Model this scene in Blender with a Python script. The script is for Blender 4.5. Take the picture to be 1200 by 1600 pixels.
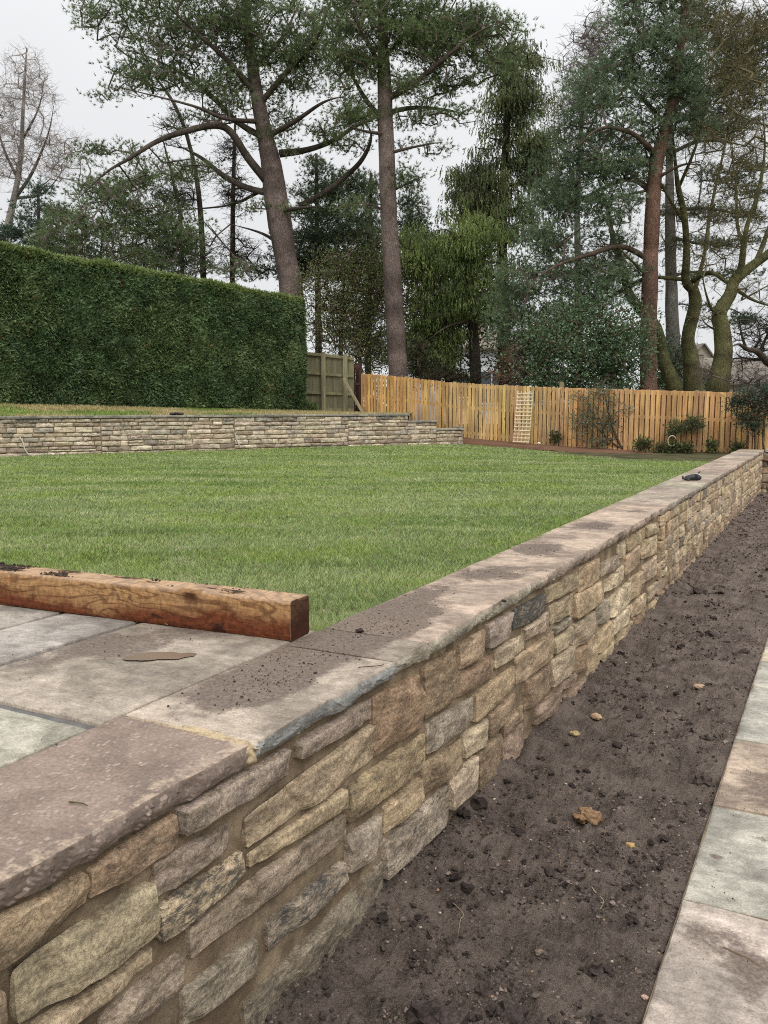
import bpy, math, random
import numpy as np
from mathutils import Vector

random.seed(7)
RNG = np.random.default_rng(11)
R = math.radians
sc = bpy.context.scene
for _o in list(bpy.data.objects):
    bpy.data.objects.remove(_o)
col = sc.collection

# ------------------------------------------------------------------ camera
FPX = 1350.0                       # focal length in pixels of the 1200x1600 photograph
YAW = R(27.824); PITCH = R(7.094); CZ = 2.0
cam_d = bpy.data.cameras.new('camera')
cam = bpy.data.objects.new('camera', cam_d); col.objects.link(cam)
cam.location = (0, 0, CZ)
cam.rotation_euler = (R(90) - PITCH, 0, YAW)
cam_d.sensor_fit = 'VERTICAL'; cam_d.sensor_height = 36.0
cam_d.lens = FPX / 1600.0 * 36.0
cam_d.clip_start = 0.05; cam_d.clip_end = 1500
sc.camera = cam

# ------------------------------------------------------------------ overcast daylight
world = bpy.data.worlds.new('World'); sc.world = world; world.use_nodes = True
SUN_EL, SUN_AZ = R(46), R(128)     # azimuth measured from +Y towards +X
nt = world.node_tree; nt.nodes.clear()
wo = nt.nodes.new('ShaderNodeOutputWorld')
sky = nt.nodes.new('ShaderNodeTexSky'); sky.sky_type = 'NISHITA'; sky.sun_disc = False
sky.sun_elevation = SUN_EL; sky.sun_rotation = SUN_AZ
bg1 = nt.nodes.new('ShaderNodeBackground'); bg1.inputs['Strength'].default_value = 0.05
nt.links.new(sky.outputs[0], bg1.inputs['Color'])
# cloud layer: cubed overcast ramp, zenith kept bright for its light, faint cloud mottling
tc = nt.nodes.new('ShaderNodeTexCoord'); sep = nt.nodes.new('ShaderNodeSeparateXYZ')
nt.links.new(tc.outputs['Generated'], sep.inputs[0])
mr = nt.nodes.new('ShaderNodeMapRange'); mr.inputs['From Min'].default_value = 0; mr.inputs['From Max'].default_value = 1
mr.inputs['To Min'].default_value = 0.88; mr.inputs['To Max'].default_value = 2.7
pz_ = nt.nodes.new('ShaderNodeMath'); pz_.operation = 'POWER'; pz_.inputs[1].default_value = 3.0; pz_.use_clamp = True
nt.links.new(sep.outputs['Z'], pz_.inputs[0]); nt.links.new(pz_.outputs[0], mr.inputs['Value'])
cn = nt.nodes.new('ShaderNodeTexNoise'); cn.inputs['Scale'].default_value = 2.2; cn.inputs['Detail'].default_value = 5
nt.links.new(tc.outputs['Generated'], cn.inputs['Vector'])
cm = nt.nodes.new('ShaderNodeMapRange'); cm.inputs['From Min'].default_value = 0.3; cm.inputs['From Max'].default_value = 0.7
cm.inputs['To Min'].default_value = 0.94; cm.inputs['To Max'].default_value = 1.06
nt.links.new(cn.outputs[0], cm.inputs['Value'])
mu = nt.nodes.new('ShaderNodeMath'); mu.operation = 'MULTIPLY'
nt.links.new(mr.outputs[0], mu.inputs[0]); nt.links.new(cm.outputs[0], mu.inputs[1])
bg2 = nt.nodes.new('ShaderNodeBackground'); bg2.inputs['Color'].default_value = (0.975, 0.985, 1.0, 1)
nt.links.new(mu.outputs[0], bg2.inputs['Strength'])
mx = nt.nodes.new('ShaderNodeMixShader'); mx.inputs[0].default_value = 0.93
nt.links.new(bg1.outputs[0], mx.inputs[1]); nt.links.new(bg2.outputs[0], mx.inputs[2])
nt.links.new(mx.outputs[0], wo.inputs['Surface'])

sun_d = bpy.data.lights.new('sun', 'SUN'); sun_d.energy = 1.5; sun_d.angle = R(22); sun_d.color = (1.0, 0.95, 0.88)
sun = bpy.data.objects.new('sun', sun_d); col.objects.link(sun)
sdir = Vector((math.sin(SUN_AZ) * math.cos(SUN_EL), math.cos(SUN_AZ) * math.cos(SUN_EL), math.sin(SUN_EL)))
sun.rotation_euler = sdir.to_track_quat('Z', 'Y').to_euler()
sun.location = (0, 0, 20)
sc.view_settings.view_transform = 'Standard'; sc.view_settings.look = 'None'
sc.view_settings.exposure = 0.0; sc.view_settings.gamma = 1.0
sc.view_settings.use_curve_mapping = False
sc.render.engine = 'CYCLES'
sc.cycles.max_bounces = 6; sc.cycles.diffuse_bounces = 3; sc.cycles.transparent_max_bounces = 4
sc.cycles.use_denoising = False; sc.cycles.filter_width = 1.05

# ------------------------------------------------------------------ photo geometry helpers
_fw = np.array([-math.sin(YAW) * math.cos(PITCH), math.cos(YAW) * math.cos(PITCH), -math.sin(PITCH)])
_rt = np.array([math.cos(YAW), math.sin(YAW), 0.0]); _up = np.cross(_rt, _fw)
_fh = np.array([-math.sin(YAW), math.cos(YAW), 0.0])
C0 = np.array([0, 0, CZ])
def ray(x, y): return _fw + _rt * (x - 600) / FPX + _up * (800 - y) / FPX
def W(x, y, Z):                    # world point at horizontal distance Z
    r = ray(x, y); return C0 + r * (Z / (r @ _fh))
def hitz(x, y, z):                 # world point at height z
    r = ray(x, y); return C0 + r * ((z - CZ) / r[2])
def hitx(x, y, X):
    r = ray(x, y); return C0 + r * (X / r[0])
def hpx(a, Z): return a * Z / FPX  # photo pixels to metres at distance Z
def G(x, Z, z):                    # world point in photo column x, distance Z, height z
    p = W(x, 632, Z); return np.array([p[0], p[1], z])

# ------------------------------------------------------------------ numpy noise
def _hash(ix, iy, iz, seed):
    h = (ix.astype(np.int64) * 73856093) ^ (iy.astype(np.int64) * 19349663) ^ (iz.astype(np.int64) * 83492791) ^ (seed * 2654435761)
    h &= 0xffffffff
    h = (h ^ (h >> 15)) * 2246822519 & 0xffffffff
    h = (h ^ (h >> 13)) * 3266489917 & 0xffffffff
    h ^= h >> 16
    return (h & 0xffffff) / float(0xffffff) * 2 - 1
def vnoise(p, seed=0):
    p = np.asarray(p, float); i = np.floor(p); f = p - i; f = f * f * (3 - 2 * f)
    i = i.astype(np.int64); x, y, z = i[..., 0], i[..., 1], i[..., 2]; fx, fy, fz = f[..., 0], f[..., 1], f[..., 2]
    def c(a, b, d): return _hash(x + a, y + b, z + d, seed)
    x00 = c(0,0,0)*(1-fx)+c(1,0,0)*fx; x10 = c(0,1,0)*(1-fx)+c(1,1,0)*fx
    x01 = c(0,0,1)*(1-fx)+c(1,0,1)*fx; x11 = c(0,1,1)*(1-fx)+c(1,1,1)*fx
    return (x00*(1-fy)+x10*fy)*(1-fz)+(x01*(1-fy)+x11*fy)*fz
def fbm(p, seed=0, octs=4, gain=0.5):
    p = np.asarray(p, float); a = 1.0; s = 0; t = 0
    for k in range(octs):
        s = s + a * vnoise(p * (2.03 ** k) + 17.3 * k, seed + k); t += a; a *= gain
    return s / t
def n2(x, y, sc_, seed=0, octs=4, gain=0.5):
    x = np.asarray(x, float); y = np.asarray(y, float) + 0 * x
    return fbm(np.stack([x * sc_, y * sc_, np.zeros_like(x)], -1), seed, octs, gain)
def sstep(x, a, b):
    t = np.clip((np.asarray(x, float) - a) / (b - a), 0, 1); return t * t * (3 - 2 * t)

# ------------------------------------------------------------------ object helpers
def tag(o, label=None, cat=None, group=None, kind=None):
    if label: o['label'] = label
    if cat: o['category'] = cat
    if group: o['group'] = group
    if kind: o['kind'] = kind
    return o
def empty(name, loc, label=None, cat=None, group=None, kind=None):
    o = bpy.data.objects.new(name, None); col.objects.link(o); o.location = [float(v) for v in loc]
    o.empty_display_size = 0.2
    return tag(o, label, cat, group, kind)
class Buf:                         # collects arrays of vertices and polygons, writes ONE mesh object
    def __init__(s): s.v = []; s.f = []; s.c = []; s.n = 0
    def add(s, v, f, c=None):
        v = np.asarray(v, float).reshape(-1, 3); f = np.asarray(f, np.int64)
        s.v.append(v); s.f.append(f + s.n); s.n += len(v)
        if c is None: c = (0.5, 0.5, 0.5, 0)
        c = np.asarray(c, float)
        if c.ndim == 1: c = np.tile(c, (len(v), 1))
        if c.shape[1] == 3: c = np.hstack([c, np.zeros((len(c), 1))])
        s.c.append(c)
    def poly(s, v, faces, c=None):
        n0 = s.n; v = np.asarray(v, float); s.v.append(v); s.n += len(v)
        for fc in faces: s.f.append(np.array([fc], np.int64) + n0)
        if c is None: c = (0.5, 0.5, 0.5, 0)
        c = np.asarray(c, float)
        if c.ndim == 1: c = np.tile(c, (len(v), 1))
        if c.shape[1] == 3: c = np.hstack([c, np.zeros((len(c), 1))])
        s.c.append(c)
    def build(s, name, mat, parent=None, smooth=False, loc=None):
        if not s.v: return None
        v = np.vstack(s.v); c = np.vstack(s.c)
        if loc is None: loc = np.zeros(3)
        if parent is not None and isinstance(loc, str): loc = np.zeros(3)
        me = bpy.data.meshes.new(name)
        ploc = np.array(parent.matrix_basis.translation) if parent is not None and parent.type == 'EMPTY' else (np.array(parent['_abs']) if parent is not None and '_abs' in parent else np.zeros(3))
        vv = (v - loc).astype(np.float32)
        me.vertices.add(len(vv)); me.vertices.foreach_set('co', vv.ravel())
        loops = np.concatenate([f.ravel() for f in s.f]).astype(np.int32)
        tot = np.concatenate([np.full(len(f), f.shape[1], np.int32) for f in s.f])
        st = np.concatenate([[0], np.cumsum(tot)[:-1]]).astype(np.int32)
        me.loops.add(len(loops)); me.loops.foreach_set('vertex_index', loops)
        me.polygons.add(len(tot)); me.polygons.foreach_set('loop_start', st); me.polygons.foreach_set('loop_total', tot)
        me.polygons.foreach_set('use_smooth', np.full(len(tot), smooth))
        a = me.attributes.new('col', 'FLOAT_COLOR', 'POINT'); a.data.foreach_set('color', c.astype(np.float32).ravel())
        me.update(calc_edges=True)
        me.materials.append(mat)
        o = bpy.data.objects.new(name, me); col.objects.link(o)
        o.location = [float(q) for q in (np.asarray(loc) - ploc)]
        if parent is not None: o.parent = parent
        o['_abs'] = [float(q) for q in loc]
        return o
BOXF = np.array([[0,3,2,1],[4,5,6,7],[0,1,5,4],[1,2,6,5],[2,3,7,6],[3,0,4,7]])
def boxv(c, u, v, w):              # centre and three half-axis vectors
    c, u, v, w = map(np.asarray, (c, u, v, w))
    return np.array([c-u-v-w, c+u-v-w, c+u+v-w, c-u+v-w, c-u-v+w, c+u-v+w, c+u+v+w, c-u+v+w])
def bevel_box(b, c, u, v, w, colr, bev=0.004):
    """box with chamfered edges, 24 verts"""
    c = np.asarray(c, float); ax = [np.asarray(a, float) for a in (u, v, w)]
    L = [np.linalg.norm(a) for a in ax]; D = [a / l for a, l in zip(ax, L)]
    bev = min(bev, min(L) * 0.4); vs = []; key = {}
    for sx in (-1, 1):
        for sy in (-1, 1):
            for sz in (-1, 1):
                s = (sx, sy, sz)
                for k in range(3):
                    p = c.copy()
                    for j in range(3):
                        p = p + D[j] * s[j] * (L[j] - (0 if j == k else bev))
                    key[(s, k)] = len(vs); vs.append(p)
    F4 = []; F3 = []
    for k in range(3):
        i, j = [q for q in range(3) if q != k]
        for sk in (-1, 1):
            q = []
            for a_, b_ in ((-1,-1),(1,-1),(1,1),(-1,1)):
                s = [0,0,0]; s[i] = a_; s[j] = b_; s[k] = sk; q.append(key[(tuple(s), k)])
            F4.append(q)
    for k in range(3):
        i, j = [q for q in range(3) if q != k]
        for a_ in (-1, 1):
            for b_ in (-1, 1):
                s0 = [0,0,0]; s0[i] = a_; s0[j] = b_; s1 = list(s0); s0[k] = -1; s1[k] = 1
                s0 = tuple(s0); s1 = tuple(s1)
                F4.append([key[(s0, i)], key[(s1, i)], key[(s1, j)], key[(s0, j)]])
    for sx in (-1, 1):
        for sy in (-1, 1):
            for sz in (-1, 1):
                F3.append([key[((sx,sy,sz), k)] for k in range(3)])
    n0 = b.n; cc = np.asarray(colr, float)
    b.add(vs, F4, cc)
    b.f.append(np.array(F3, np.int64) + n0)
def tubes(b, p0, p1, r0, r1, k, c):
    """many straight tapered prisms at once"""
    p0 = np.asarray(p0, float); p1 = np.asarray(p1, float); n = len(p0)
    if n == 0: return
    d = p1 - p0; L = np.linalg.norm(d, axis=1, keepdims=True); L[L == 0] = 1; d = d / L
    ref = np.where(np.abs(d[:, 2:3]) < 0.9, np.array([[0, 0, 1.0]]), np.array([[1.0, 0, 0]]))
    a = np.cross(d, ref); a /= np.linalg.norm(a, axis=1, keepdims=True); e = np.cross(d, a)
    th = np.arange(k) * 2 * math.pi / k
    ring = a[:, None, :] * np.cos(th)[None, :, None] + e[:, None, :] * np.sin(th)[None, :, None]
    v0 = p0[:, None, :] + ring * np.asarray(r0).reshape(-1, 1, 1)
    v1 = p1[:, None, :] + ring * np.asarray(r1).reshape(-1, 1, 1)
    v = np.concatenate([v0, v1], 1).reshape(-1, 3)
    base = (np.arange(n) * 2 * k)[:, None, None]
    i = np.arange(k); j = (i + 1) % k
    f = np.stack([i, j, j + k, i + k], 1)[None] + base
    cc = np.asarray(c, float)
    if cc.ndim == 2: cc = np.repeat(cc, 2 * k, 0)
    b.add(v, f.reshape(-1, 4), cc)
def sweep(b, pts, rad, k=8, c=(0.3,0.3,0.3), rough=0.0, seed=0, cap=True):
    """one continuous tube through points"""
    pts = np.asarray(pts, float); rad = np.asarray(rad, float); n = len(pts)
    tg = np.gradient(pts, axis=0); tg /= np.linalg.norm(tg, axis=1, keepdims=True) + 1e-9
    ref = np.array([0.13, 0.97, 0.2]) if abs(tg[0][2]) > 0.8 else np.array([0, 0, 1.0])
    a = np.cross(tg, ref); a /= np.linalg.norm(a, axis=1, keepdims=True) + 1e-9; e = np.cross(tg, a)
    th = np.arange(k) * 2 * math.pi / k
    ring = a[:, None, :] * np.cos(th)[None, :, None] + e[:, None, :] * np.sin(th)[None, :, None]
    rr = rad[:, None, None] * np.ones((n, k, 1))
    if rough:
        q = pts[:, None, :] * 1.3 + ring * 2.0
        rr = rr * (1 + rough * fbm(q, seed, 3)[..., None])
    v = (pts[:, None, :] + ring * rr).reshape(-1, 3)
    i = np.arange(k); j = (i + 1) % k
    f = np.concatenate([np.stack([i + r * k, j + r * k, j + (r + 1) * k, i + (r + 1) * k], 1) for r in range(n - 1)])
    b.add(v, f, c)
    if cap:
        b.f.append(np.array([list(range(k))[::-1]]) + b.n - n * k)
        b.f.append(np.array([[(n - 1) * k + q for q in range(k)]]) + b.n - n * k)
def spline(pts, m=6):
    """Catmull-Rom through rows of (x,y,z,r,...)"""
    P = np.asarray(pts, float); P = np.vstack([2 * P[0] - P[1], P, 2 * P[-1] - P[-2]]); out = []
    for i in range(1, len(P) - 2):
        for t in np.arange(m) / m:
            out.append(0.5 * ((2 * P[i]) + (-P[i-1] + P[i+1]) * t + (2*P[i-1] - 5*P[i] + 4*P[i+1] - P[i+2]) * t*t + (-P[i-1] + 3*P[i] - 3*P[i+1] + P[i+2]) * t**3))
    out.append(P[-2]); return np.array(out)

# ------------------------------------------------------------------ materials
class M:
    def __init__(s, name, rough=0.8, spec=0.3):
        s.m = bpy.data.materials.new(name); s.m.use_nodes = True; s.t = s.m.node_tree; s.N = s.t.nodes; s.L = s.t.links
        s.b = s.N['Principled BSDF']; s.b.inputs['Roughness'].default_value = rough
        s.b.inputs['Specular IOR Level'].default_value = spec
    def n(s, typ, **kw):
        x = s.N.new(typ)
        for k, v in kw.items(): setattr(x, k, v)
        return x
    def set(s, sock, v):
        if hasattr(v, 'links') or hasattr(v, 'is_linked'): s.L.new(v, sock)
        else: sock.default_value = v
    def pos(s): return s.n('ShaderNodeNewGeometry').outputs['Position']
    def obj(s): return s.n('ShaderNodeTexCoord').outputs['Object']
    def attr(s, name='col'):
        a = s.n('ShaderNodeAttribute'); a.attribute_name = name; return a
    def noise(s, vec, scale, detail=4, rough=0.55, dist=0.0):
        x = s.n('ShaderNodeTexNoise'); s.L.new(vec, x.inputs['Vector']); x.inputs['Scale'].default_value = scale
        x.inputs['Detail'].default_value = detail; x.inputs['Roughness'].default_value = rough; x.inputs['Distortion'].default_value = dist
        return x.outputs[0]
    def ramp(s, v, a, b, lo=0.0, hi=1.0):
        x = s.n('ShaderNodeMapRange'); x.interpolation_type = 'SMOOTHSTEP'; s.L.new(v, x.inputs['Value'])
        x.inputs['From Min'].default_value = a; x.inputs['From Max'].default_value = b
        x.inputs['To Min'].default_value = lo; x.inputs['To Max'].default_value = hi; return x.outputs[0]
    def math(s, op, a, b=None):
        x = s.n('ShaderNodeMath', operation=op); s.set(x.inputs[0], a)
        if b is not None: s.set(x.inputs[1], b)
        return x.outputs[0]
    def mix(s, f, a, b, bt='MIX'):
        x = s.n('ShaderNodeMix', data_type='RGBA', blend_type=bt); s.set(x.inputs[0], f)
        s.set(x.inputs[6], a if not isinstance(a, tuple) else (*a[:3], 1)); s.set(x.inputs[7], b if not isinstance(b, tuple) else (*b[:3], 1)); return x.outputs[2]
    def scale(s, c, v):
        x = s.n('ShaderNodeVectorMath', operation='SCALE'); s.L.new(c, x.inputs[0]); s.set(x.inputs['Scale'], v); return x.outputs[0]
    def vmap(s, vec, sc_=(1,1,1), rot=(0,0,0), loc=(0,0,0)):
        x = s.n('ShaderNodeMapping'); s.L.new(vec, x.inputs['Vector']); x.inputs['Scale'].default_value = sc_
        x.inputs['Rotation'].default_value = rot; x.inputs['Location'].default_value = loc; return x.outputs[0]
    def vadd(s, a, b):
        x = s.n('ShaderNodeVectorMath', operation='ADD'); s.set(x.inputs[0], a); s.set(x.inputs[1], b); return x.outputs[0]
    def color(s, c): s.L.new(c, s.b.inputs['Base Color'])
    def bump(s, hs, dist=0.01, strength=0.6):
        prev = None
        for h, d, st in (hs if isinstance(hs, list) else [(hs, dist, strength)]):
            x = s.n('ShaderNodeBump'); x.inputs['Distance'].default_value = d; x.inputs['Strength'].default_value = st
            s.L.new(h, x.inputs['Height'])
            if prev is not None: s.L.new(prev, x.inputs['Normal'])
            prev = x.outputs[0]
        s.L.new(prev, s.b.inputs['Normal'])

def mat_stone():
    m = M('sandstone_walling', 0.88, 0.2); a = m.attr()
    v = m.pos()
    vs = m.vmap(v, (1, .62, 2.1))
    n1 = m.noise(vs, 9, 6, 0.62, 0.4); n2_ = m.noise(v, 75, 6, 0.75); n3 = m.noise(vs, 30, 8, 0.78, 0.1); n4 = m.noise(v, 190, 3, 0.6)
    c = m.scale(a.outputs['Color'], m.ramp(n1, 0.36, 0.64, 0.62, 1.35))
    c = m.scale(c, m.ramp(n2_, 0.34, 0.66, 0.62, 1.34))
    c = m.mix(m.ramp(n3, 0.50, 0.64, 0, 0.5), c, (0.58, 0.47, 0.32))        # paler, sandy face
    c = m.mix(m.ramp(m.noise(vs, 14, 8, 0.78, 0.2), 0.51, 0.66, 0, 0.75), c, (0.17, 0.112, 0.066))   # brown iron stain
    st = m.math('SUBTRACT', m.math('ADD', m.noise(vs, 24, 9, 0.80, 0.15), a.outputs['Alpha']), 0.0)
    c = m.mix(m.ramp(st, 0.67, 0.76, 0, 0.8), c, (0.055, 0.058, 0.062))    # black weathering crust
    c = m.mix(m.ramp(n4, 0.62, 0.74, 0, 0.35), c, (0.6, 0.55, 0.46))
    m.color(c)
    m.bump([(n3, 0.010, 0.9), (n2_, 0.008, 1.0), (n4, 0.003, 1.0)])
    return m.m
def mat_mortar():
    m = M('sand_mortar', 0.95, 0.1); p = m.pos()
    c = m.mix(m.ramp(m.noise(p, 7, 5), 0.35, 0.68), (0.20, 0.145, 0.095), (0.38, 0.295, 0.20))
    c = m.mix(m.ramp(m.noise(p, 4, 5, .65), 0.45, 0.62, 0, 0.85), c, (0.17, 0.125, 0.085))
    m.color(c); m.bump([(m.noise(p, 60, 6, 0.8), 0.012, 1.0), (m.noise(p, 260, 3), 0.003, 1.0)]); return m.m
def mat_slab():
    """riven paving: attribute rgb = stone colour, alpha = mud amount"""
    m = M('riven_sandstone', 0.8, 0.3); a = m.attr(); p = m.pos()
    big = m.noise(m.vmap(p, (1, 1, 1), (0, 0, 0.5)), 2.3, 5, 0.6, 0.6); mid = m.noise(p, 14, 6, 0.68, 0.4); fine = m.noise(p, 120, 5, 0.75)
    streak = m.noise(m.vmap(p, (5, 26, 20), (0, 0, 0.25)), 1, 6, 0.7, 0.5)
    c = m.scale(a.outputs['Color'], m.ramp(big, 0.36, 0.64, 0.68, 1.22))
    c = m.scale(c, m.ramp(mid, 0.3, 0.7, 0.72, 1.2))
    c = m.scale(c, m.ramp(streak, 0.35, 0.68, 0.88, 1.10))
    c = m.scale(c, m.ramp(fine, 0.32, 0.68, 0.74, 1.2))
    sv = m.n('ShaderNodeTexVoronoi'); m.L.new(m.vadd(p, m.scale(a.outputs['Color'], 3.0)), sv.inputs['Vector']); sv.inputs['Scale'].default_value = 55
    c = m.mix(m.math('MULTIPLY', m.ramp(sv.outputs['Distance'], 0.17, 0.09), m.ramp(m.noise(p, 13, 3), 0.5, 0.56, 0, .75)), c, (0.10, 0.08, 0.065))
    k = m.math('ADD', a.outputs['Alpha'], m.math('MULTIPLY', m.math('SUBTRACT', m.noise(p, 6, 9, 0.78, 0.4), 0.5), 1.5))
    wet = m.ramp(k, 0.30, 0.60, 0, 0.88)
    mud = m.mix(m.ramp(m.noise(p, 60, 5, 0.7), 0.4, 0.65), (0.095, 0.068, 0.052), (0.175, 0.132, 0.104))
    c = m.mix(wet, c, mud)
    crumb = m.ramp(m.noise(p, 120, 4, 0.75), 0.66, 0.72, 0, 0.8)
    c = m.mix(m.math('MULTIPLY', crumb, m.ramp(k, 0.15, 0.5)), c, (0.035, 0.024, 0.018))
    m.color(c)
    m.L.new(m.ramp(k, 0.4, 0.6, 0.85, 0.62), m.b.inputs['Roughness'])
    m.bump([(streak, 0.004, 0.55), (mid, 0.006, 0.6), (m.noise(p, 90, 5, 0.7), 0.002, 0.7)]); return m.m
def mat_fleck():
    m = M('flecked_sandstone', 0.78, 0.3); a = m.attr(); p = m.pos()
    fl = m.n('ShaderNodeTexVoronoi'); m.L.new(m.vmap(p, (60, 34, 40), (0, 0, -0.3)), fl.inputs['Vector']); fl.inputs['Scale'].default_value = 1.0
    fn = m.noise(p, 30, 5, 0.7)
    c = m.scale(a.outputs['Color'], m.ramp(m.noise(p, 5, 5, 0.65, 0.5), 0.3, 0.7, 0.72, 1.2))
    c = m.scale(c, m.ramp(m.noise(p, 90, 4, 0.7), 0.3, 0.7, 0.75, 1.2))
    msk = m.math('MULTIPLY', m.ramp(fl.outputs['Distance'], 0.36, 0.22), m.ramp(m.noise(p, 21, 3), 0.46, 0.58))
    c = m.mix(m.math('MULTIPLY', msk, 0.6), c, (0.42, 0.34, 0.28))
    edge = m.ramp(m.math('ADD', a.outputs['Alpha'], m.math('MULTIPLY', m.math('SUBTRACT', fn, 0.5), 0.8)), 0.4, 0.6, 0, 0.75)
    c = m.mix(edge, c, (0.46, 0.36, 0.26))
    m.color(c); m.bump([(m.noise(m.vmap(p, (4, 20, 16)), 1, 6, 0.7, 0.6), 0.004, 0.5), (m.noise(p, 90, 5, 0.7), 0.002, 0.8)]); return m.m
def mat_soil():
    m = M('bare_soil', 0.95, 0.15); p = m.pos()
    n = m.noise(p, 5, 6, 0.65); f = m.noise(p, 90, 6, 0.75)
    c = m.mix(m.ramp(n, 0.38, 0.64), (0.075, 0.059, 0.049), (0.205, 0.164, 0.137))
    c = m.mix(m.ramp(f, 0.36, 0.66, 0, 0.75), c, (0.25, 0.195, 0.16), 'MIX')
    c = m.mix(m.ramp(m.noise(p, 240, 3, 0.7), 0.35, 0.48, 0.6, 0), c, (0.03, 0.022, 0.02))
    m.color(c); m.bump([(m.noise(p, 45, 6, 0.75), 0.02, 0.7), (f, 0.008, 0.9), (m.noise(p, 350, 3, 0.7), 0.003, 0.9)]); return m.m
def mat_attr(name, rough=0.8, spec=0.2, nscale=30, amt=0.25, bump=None, stretch=(1,1,1)):
    m = M(name, rough, spec); a = m.attr(); p = m.vmap(m.pos(), stretch)
    n = m.noise(p, nscale, 5, 0.65)
    m.color(m.scale(a.outputs['Color'], m.ramp(n, 0.3, 0.7, 1 - amt, 1 + amt)))
    if bump: m.bump([(m.noise(p, nscale * 1.3, 5, 0.7), bump, 0.8)])
    return m.m
def mat_leaf(name, trans=0.25, rough=0.6):
    m = M(name, rough, 0.25); a = m.attr(); m.color(a.outputs['Color'])
    tr = m.n('ShaderNodeBsdfTranslucent'); m.L.new(m.scale(a.outputs['Color'], 1.1), tr.inputs['Color'])
    mx_ = m.n('ShaderNodeMixShader'); mx_.inputs[0].default_value = trans
    out = m.N['Material Output']; m.L.new(m.b.outputs[0], mx_.inputs[1]); m.L.new(tr.outputs[0], mx_.inputs[2]); m.L.new(mx_.outputs[0], out.inputs['Surface'])
    return m.m
def turf_colour(m, p):
    q = m.vmap(p, (1, 1, 1), (0, 0, -YAW))
    band = m.noise(m.vmap(q, (0.35, 1.3, 1)), 1.0, 5, 0.65, 0.6)
    pat = m.noise(p, 0.9, 5, 0.65); fi = m.noise(p, 9, 5, 0.7)
    sx = m.n('ShaderNodeSeparateXYZ'); m.L.new(m.vadd(q, m.scale(m.n('ShaderNodeCombineXYZ').outputs[0], 0.0)), sx.inputs[0])
    wob = m.math('MULTIPLY', m.math('SUBTRACT', m.noise(p, 1.4, 4, 0.6), 0.5), 0.16)
    yr = m.math('DIVIDE', m.math('ADD', sx.outputs['Y'], wob), 0.61); ry = m.math('FLOOR', yr); fy = m.math('FRACT', yr)
    wn = m.n('ShaderNodeTexWhiteNoise'); wn.noise_dimensions = '1D'; m.L.new(ry, wn.inputs['W']); strip = wn.outputs['Value']
    xr = m.math('FRACT', m.math('ADD', m.math('DIVIDE', sx.outputs['X'], 2.2), m.math('MULTIPLY', strip, 3.7)))
    seam = m.math('MAXIMUM', m.ramp(fy, 0.075, 0.02), m.ramp(xr, 0.02, 0.006)); seam = m.math('MULTIPLY', seam, m.ramp(m.noise(p, 2.0, 4), 0.42, 0.58))
    c = m.mix(m.ramp(band, 0.34, 0.68), (0.115, 0.190, 0.042), (0.265, 0.325, 0.135))
    c = m.mix(m.math('MULTIPLY', strip, 0.42), c, (0.34, 0.375, 0.20))
    c = m.mix(m.math('MULTIPLY', seam, 0.55), c, (0.095, 0.120, 0.035))
    c = m.mix(m.ramp(pat, 0.45, 0.62, 0, 0.75), c, (0.20, 0.275, 0.062))
    c = m.mix(m.ramp(fi, 0.50, 0.72, 0, 0.6), c, (0.40, 0.385, 0.24))
    c = m.mix(m.ramp(m.noise(p, 3.1, 5, 0.7, 0.5), 0.56, 0.7, 0, 0.55), c, (0.375, 0.38, 0.255))
    c = m.mix(m.ramp(m.noise(p, 5.5, 5, 0.7, 0.5), 0.36, 0.24, 0, 0.6), c, (0.085, 0.125, 0.030))
    return c
def mat_lawn():
    m = M('turf_base', 0.9, 0.1); p = m.pos(); c = turf_colour(m, p)
    c = m.scale(c, m.ramp(m.noise(p, 60, 5, 0.75), 0.3, 0.7, 0.55, 1.2))
    m.color(c); m.bump([(m.noise(p, 40, 6, 0.75), 0.02, 0.8)]); return m.m
def mat_blade():
    m = M('grass_blade', 0.55, 0.25); p = m.pos(); a = m.attr(); c = turf_colour(m, p)
    c = m.mix(1.0, c, a.outputs['Color'], 'MULTIPLY'); m.color(c)
    tr = m.n('ShaderNodeBsdfTranslucent'); m.L.new(c, tr.inputs['Color'])
    mx_ = m.n('ShaderNodeMixShader'); mx_.inputs[0].default_value = 0.3
    out = m.N['Material Output']; m.L.new(m.b.outputs[0], mx_.inputs[1]); m.L.new(tr.outputs[0], mx_.inputs[2]); m.L.new(mx_.outputs[0], out.inputs['Surface'])
    return m.m
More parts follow.
